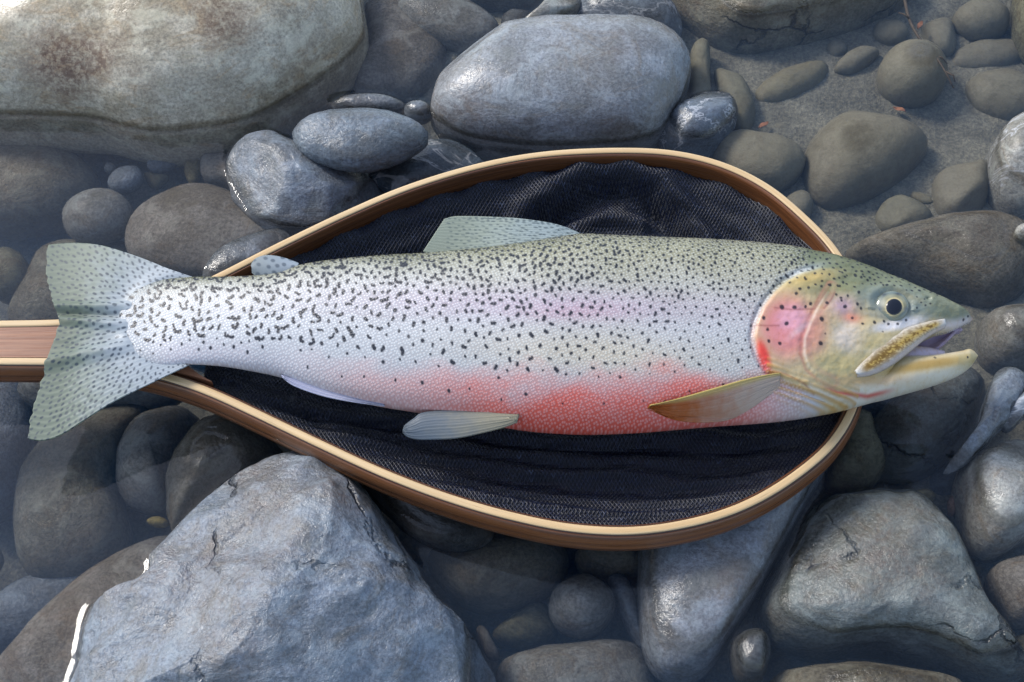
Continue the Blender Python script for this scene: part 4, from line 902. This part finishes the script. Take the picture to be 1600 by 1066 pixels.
# teeth along the upper lip
rnd = random.Random(3); tv, tf = [], []
for k in range(16):
    u = k/15; px = 1462+u*50; py = float(np.interp(px, [1462, 1480, 1500, 1512], [523, 519, 510, 504])); b0 = len(tv)
    for dx, dy in ((-1.6, -2), (1.6, -2), (rnd.uniform(-.8, .8), rnd.uniform(2.5, 4.5))):
        for wv_ in (-.0006, .0006): tv.append(fp(px+dx, py+dy, np.array(wv_*(1 if dy < 0 else .2)+.002)))
    tf += [[b0, b0+2, b0+4], [b0+1, b0+5, b0+3], [b0, b0+4, b0+5, b0+1], [b0+2, b0+3, b0+5, b0+4]]
M['tooth'] = simple_mat('tooth', (.7, .66, .6), .3)
o = fpart('teeth', np.array(tv), tf, 'tooth', smooth=False); o['kind'] = 'stuff'
# eye
def dome(cx, cy, rx, ry, rise, w0, nr=16, na=48, shape=1.0):
    r_ = np.linspace(1, 0.02, nr)[:, None]; a = np.linspace(0, 2*math.pi, na, endpoint=False)[None]
    X = (cx+rx*r_*np.cos(a)).ravel(); Y = (cy+ry*r_*np.sin(a)).ravel(); W = (w0+rise*np.sqrt(np.clip(1-r_**2, 0, 1))+0*a).ravel()
    F = grid_faces(nr, na, wrap=True, flip=True).tolist()+[[(nr-1)*na+i for i in range(na)][::-1]]
    return fp(X, Y, W), F, X, Y, np.repeat(r_, na, 1).ravel(), np.repeat(a, nr, 0).ravel()
we = float(wsurf(np.array([1381.]), np.array([494.]))[0])-.0016
V, F, X, Y, r_, a_ = dome(1381, 494, 27, 24, .0042, we-.0006)
Ce = np.zeros((len(X), 3)); q = np.hypot(X-1383, (Y-497)*1.02)
Ce[:] = S(118, 128, 116)
def mixe(f, c): Ce[:] = Ce*(1-f[:, None])+f[:, None]*np.asarray(c)
mixe(sst(24, 17, q)*(Y < 503)*.75, S(176, 172, 138)); mixe(sst(22, 16, q)*(.5+.5*np.sin(a_*5+1))*.6, S(132, 124, 84)); mixe(sst(15.2, 14.0, q), S(206, 190, 140)); mixe(sst(24, 27, np.hypot(X-1381, (Y-494)*1.12)), S(122, 130, 118))
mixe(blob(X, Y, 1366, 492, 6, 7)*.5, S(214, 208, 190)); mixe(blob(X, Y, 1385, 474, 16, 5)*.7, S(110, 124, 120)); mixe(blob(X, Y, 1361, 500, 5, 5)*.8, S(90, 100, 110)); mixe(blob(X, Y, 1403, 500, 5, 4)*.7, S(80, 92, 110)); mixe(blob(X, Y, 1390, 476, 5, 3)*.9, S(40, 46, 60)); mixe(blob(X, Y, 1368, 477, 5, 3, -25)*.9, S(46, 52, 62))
t = NT('eye_gloss'); t.bsdf(Base_Color=t.attr('c_skin').outputs['Color'], Roughness=.12, Coat_Weight=.6, Coat_Roughness=.03); M['eye'] = t.m
eye = fpart('eye', V, F, 'eye', attrs={'c_skin': Ce*.9})
V, F, X, Y, r_, a_ = dome(1382.5, 497, 12.5, 12.5, .0012, we+.0030)
t = NT('pupil_black'); t.bsdf(Base_Color=(.006, .008, .016), Roughness=.04, Specular_IOR_Level=.7); M['pupil'] = t.m
fpart('pupil', V, F, 'pupil', parent=eye)

# --- fins
def fin_material(name, base, edge, spot=(.05, .06, .08), spot_scale=(9, 15), keep=.85, ray=0.5, gold=None, rays_along_u=True):
    t = NT(name); uv = t.attr('skin').outputs['Vector']; fv = t.attr('fin').outputs['Vector']
    s_ = t.attr('ink').outputs['Fac']
    sep = t.n('ShaderNodeSeparateXYZ'); t.l(fv, sep.inputs[0])
    n1, _ = t.noise(uv, 7, 4, .6)
    ry = t.math('SINE', t.math('MULTIPLY', t.math('ADD', sep.outputs[1], t.math('MULTIPLY', n1, .02)), 2*math.pi*34))
    c = t.mix(t.ramp(t.math('ADD', sep.outputs[0], t.math('MULTIPLY', n1, .5)), .35, 1.1), base, edge)
    c = t.mix(t.math('MULTIPLY', t.ramp(ry, -.2, 1, 0, 1), ray), c, t.mix(1, c, (1.35, 1.32, 1.25), 'MULTIPLY'))
    if gold is not None: c = t.mix(t.ramp(sep.outputs[1], .0, .28, 1, 0), c, gold)
    c = t.mix(t.math('MULTIPLY', s_, .85), c, spot)
    b = t.bsdf(Base_Color=c, Roughness=.42, Normal=t.bump(ry, .07, .0005), Coat_Weight=.06, Coat_Roughness=.1, Specular_IOR_Level=.3)
    tr = t.n('ShaderNodeBsdfTransparent'); mx_ = t.n('ShaderNodeMixShader')
    tl_ = t.n('ShaderNodeBsdfTranslucent'); t.l(c, tl_.inputs[0]); m2 = t.n('ShaderNodeMixShader'); m2.inputs[0].default_value = .25
    t.l(b.outputs[0], m2.inputs[1]); t.l(tl_.outputs[0], m2.inputs[2])
    t.l(t.math('MULTIPLY', t.ramp(sep.outputs[0], .55, 1.0, .0, .22), t.math('SUBTRACT', 1.0, s_)), mx_.inputs[0]); t.l(m2.outputs[0], mx_.inputs[1]); t.l(tr.outputs[0], mx_.inputs[2])
    t.l(mx_.outputs[0], t.out.inputs[0])
    return t.m
M['fin_tail'] = fin_material('tail_fin_skin', S(178, 187, 194), S(132, 143, 128), spot=tuple(S(48, 62, 80)), spot_scale=(17, 40), keep=.92, ray=.35)
M['fin_dorsal'] = fin_material('dorsal_fin_skin', S(166, 180, 182), S(158, 168, 154), spot=tuple(S(78, 92, 98)), spot_scale=(22, 9), keep=.85, ray=.3)
M['fin_adipose'] = fin_material('adipose_fin_skin', S(160, 172, 182), S(150, 160, 164), spot=tuple(S(62, 76, 92)), spot_scale=(6, 4), keep=.95, ray=.0)
M['fin_pelvic'] = fin_material('pelvic_fin_skin', S(150, 146, 128), S(104, 116, 128), keep=.04, ray=.45)
M['fin_pectoral'] = fin_material('pectoral_fin_skin', S(196, 178, 162), S(176, 96, 40), keep=.03, ray=.5, gold=tuple(S(206, 184, 112)))
M['fin_anal'] = fin_material('anal_fin_skin', S(176, 180, 206), S(196, 196, 216), keep=.0, ray=.6)
def fin(name, U, L, nu, nv, wf, mat, thick=.0012, inked=0):
    V, F, X, Y, uu, vv = ribbon(U, L, nu, nv, wf)
    o = fpart(name, V, F, mat, attrs={'skin': np.column_stack([X/100, Y/100, 0*X]), 'fin': np.column_stack([uu, vv, 0*uu]), 'ink': sample(INK_FIN, X, Y)*inked})
    md = o.modifiers.new('s', 'SOLIDIFY'); md.thickness = thick; md.offset = 0
    return o
# tail fin: Coons patch between base, two leading edges and the hollow rear edge
def coons(base, rear, upper, lower, nu, nv):
    Bc, Rc = catmull(np.array(base, float), nv, False), catmull(np.array(rear, float), nv, False)
    Uc, Lc = catmull(np.array(upper, float), nu, False), catmull(np.array(lower, float), nu, False)
    u = np.linspace(0, 1, nu)[:, None, None]; v = np.linspace(0, 1, nv)[None, :, None]
    P = (1-u)*Bc[None]+u*Rc[None]+(1-v)*Uc[:, None]+v*Lc[:, None]-((1-u)*(1-v)*Bc[0]+(1-u)*v*Bc[-1]+u*(1-v)*Rc[0]+u*v*Rc[-1])
    return P[..., 0].ravel(), P[..., 1].ravel(), np.repeat(u[..., 0], nv, 1).ravel(), np.repeat(v[..., 0], nu, 0).ravel()
rear = [(74, 379), (71, 398), (71, 420), (75, 445), (82, 470), (89, 492), (93, 504), (87, 524), (79, 548), (69, 580), (57, 618), (47, 652), (41, 682)]
X, Y, uu, vv = coons([(306, 435), (262, 444), (226, 470), (212, 505), (226, 545), (258, 566), (296, 571)], rear, [(306, 435), (270, 424), (232, 408), (190, 393), (155, 382), (120, 377), (95, 377), (74, 379)], [(296, 571), (262, 588), (220, 607), (172, 631), (128, 657), (95, 676), (66, 685), (41, 682)], 200, 260)
rg = np.sin(vv*2*math.pi*34)*.00004*sst(.15, .5, uu)
fold = .0030*np.exp(-((Y-(500+.10*(X-90)))/6)**2)+.0022*np.exp(-((Y-(478+.02*(X-90)))/5)**2)-.0025*np.exp(-((Y-(488+.05*(X-90)))/5)**2)+.003*np.exp(-((Y-(542+.55*(200-X)*.35))/10)**2)
fold *= sst(.02, .3, uu)
edge = np.array([mnoise.noise(Vector((a*.05, b*.12, 1))) for a, b in zip(X, Y)])
X = X+edge*4*sst(.9, 1, uu)
Wt = .0002+.0012*np.exp(-((uu-.12)/.1)**2)+rg+fold-.004*sst(.4, 1, uu)*np.abs(vv-.5)*2
Fg = grid_faces(200, 260, flip=False)
o = fpart('tail_fin', fp(X, Y, Wt), Fg, 'fin_tail', attrs={'skin': np.column_stack([X/100, Y/100, 0*X]), 'fin': np.column_stack([uu, vv, 0*uu]), 'ink': sample(INK_FIN, X, Y)})
md = o.modifiers.new('s', 'SOLIDIFY'); md.thickness = .0012; md.offset = 0
rg_ = lambda a: (lambda X, Y, u, v: a*np.sin(v*2*math.pi*14))
fin('dorsal_fin', [(905, 367), (880, 357), (850, 350), (800, 343), (750, 340), (712, 340), (694, 345)], [(905, 375), (850, 386), (800, 394), (750, 401), (700, 406), (676, 402), (662, 398)], 180, 54, lambda X, Y, u, v: .002+.004*v+.0001*np.sin(v*80)+.001*np.sin(u*6), 'fin_dorsal', .0012, 1)
fin('adipose_fin', [(468, 417), (445, 408), (420, 404), (402, 409), (395, 420)], [(468, 428), (450, 436), (430, 440), (410, 440), (397, 430)], 60, 34, lambda X, Y, u, v: .004+.002*np.sin(v*3.14), 'fin_adipose', .002, 1)
fin('pelvic_fin', [(812, 655), (780, 650), (735, 648), (690, 647), (660, 650), (648, 658), (634, 668), (631, 676)], [(808, 668), (785, 676), (750, 684), (715, 690), (680, 691), (655, 690), (640, 686), (631, 679)], 60, 26, lambda X, Y, u, v: .012*(1-u)+.004+.0003*np.sin(v*60)+.002*np.sin(v*3), 'fin_pelvic')
fin('pectoral_fin', [(1206, 602), (1185, 605), (1150, 613), (1110, 624), (1060, 637), (1010, 648)], [(1208, 622), (1190, 634), (1160, 652), (1120, 665), (1060, 666), (1006, 650)], 70, 30, lambda X, Y, u, v: wsurf(X, np.minimum(Y, 660))*np.clip(1-.12*v, 0, 1)+.0022+.002*(1-v)*np.sin(u*3.1)+.0003*np.sin(v*70), 'fin_pectoral')
fin('anal_fin', [(440, 588), (470, 598), (510, 612), (550, 622), (600, 634)], [(443, 592), (462, 606), (505, 621), (550, 630), (602, 637)], 40, 12, lambda X, Y, u, v: .004+.0003*np.sin(v*40), 'fin_anal')

# ------------------------------------------------------------------ water: one body with small menisci where stones break it
wx, wy = axis(-.46, .46, .0019, 8.0), axis(-.34, .46, .0019, 8.0)
GX, GY = np.meshgrid(wx, wy); Hm = np.zeros(GX.shape)
for loop in CONTOURS:
    lo, hi = loop.min(0)-.012, loop.max(0)+.012
    ix = np.where((wx > lo[0]) & (wx < hi[0]))[0]; iy = np.where((wy > lo[1]) & (wy < hi[1]))[0]
    if len(ix) < 2 or len(iy) < 2: continue
    sub = np.ix_(iy, ix); P = np.column_stack([GX[sub].ravel(), GY[sub].ravel()])
    L = resample(loop, max(60, len(loop)*3), closed=True)
    d = np.concatenate([np.sqrt(((P[k:k+3000, None]-L[None])**2).sum(-1)).min(1) for k in range(0, len(P), 3000)])
    Hm[sub] = np.maximum(Hm[sub], (.0019*np.exp(-d/.0032)).reshape(len(iy), len(ix)))
nyw, nxw = GX.shape
Vt = np.stack([GX, GY, Hm], -1).reshape(-1, 3); Ft = grid_faces(nyw, nxw).tolist()
ring = [j for j in range(nxw)]+[i*nxw+nxw-1 for i in range(1, nyw)]+[(nyw-1)*nxw+j for j in range(nxw-2, -1, -1)]+[i*nxw for i in range(nyw-2, 0, -1)]
nb0 = len(Vt); low = Vt[ring].copy(); low[:, 2] = -.4; Vt = np.vstack([Vt, low]); nrg = len(ring)
for k in range(nrg): Ft.append([ring[k], nb0+k, nb0+(k+1) % nrg, ring[(k+1) % nrg]])
Ft.append([nb0+k for k in range(nrg)][::-1])
t = NT('clear_river_water')
ge = t.n('ShaderNodeNewGeometry'); oc = t.n('ShaderNodeTexCoord').outputs['Object']
n1, _ = t.noise(oc, 11, 3, .5); nb = t.bump(n1, .06, .02)
dt = t.n('ShaderNodeVectorMath', operation='DOT_PRODUCT'); t.l(ge.outputs['Incoming'], dt.inputs[0]); t.l(nb, dt.inputs[1])
cs = t.math('ABSOLUTE', dt.outputs['Value'])
fr = t.math('ADD', .028, t.math('MULTIPLY', .972, t.math('POWER', t.math('SUBTRACT', 1.0, cs, True), 5.0)), True)
gl = t.n('ShaderNodeBsdfGlossy'); gl.inputs['Roughness'].default_value = .05; t.l(nb, gl.inputs['Normal'])
tp = t.n('ShaderNodeBsdfTransparent'); mx_ = t.n('ShaderNodeMixShader'); t.l(fr, mx_.inputs[0]); t.l(tp.outputs[0], mx_.inputs[1]); t.l(gl.outputs[0], mx_.inputs[2]); t.l(mx_.outputs[0], t.out.inputs[0])
vo = t.n('ShaderNodeVolumePrincipled'); vo.inputs['Color'].default_value = (.05, .17, .36, 1); vo.inputs['Density'].default_value = 2.6
t.l(vo.outputs[0], t.out.inputs['Volume'])
tag(mesh_obj('water', Vt, Ft, t.m), 'clear shallow river water with a faint blue sheen', kind='structure')
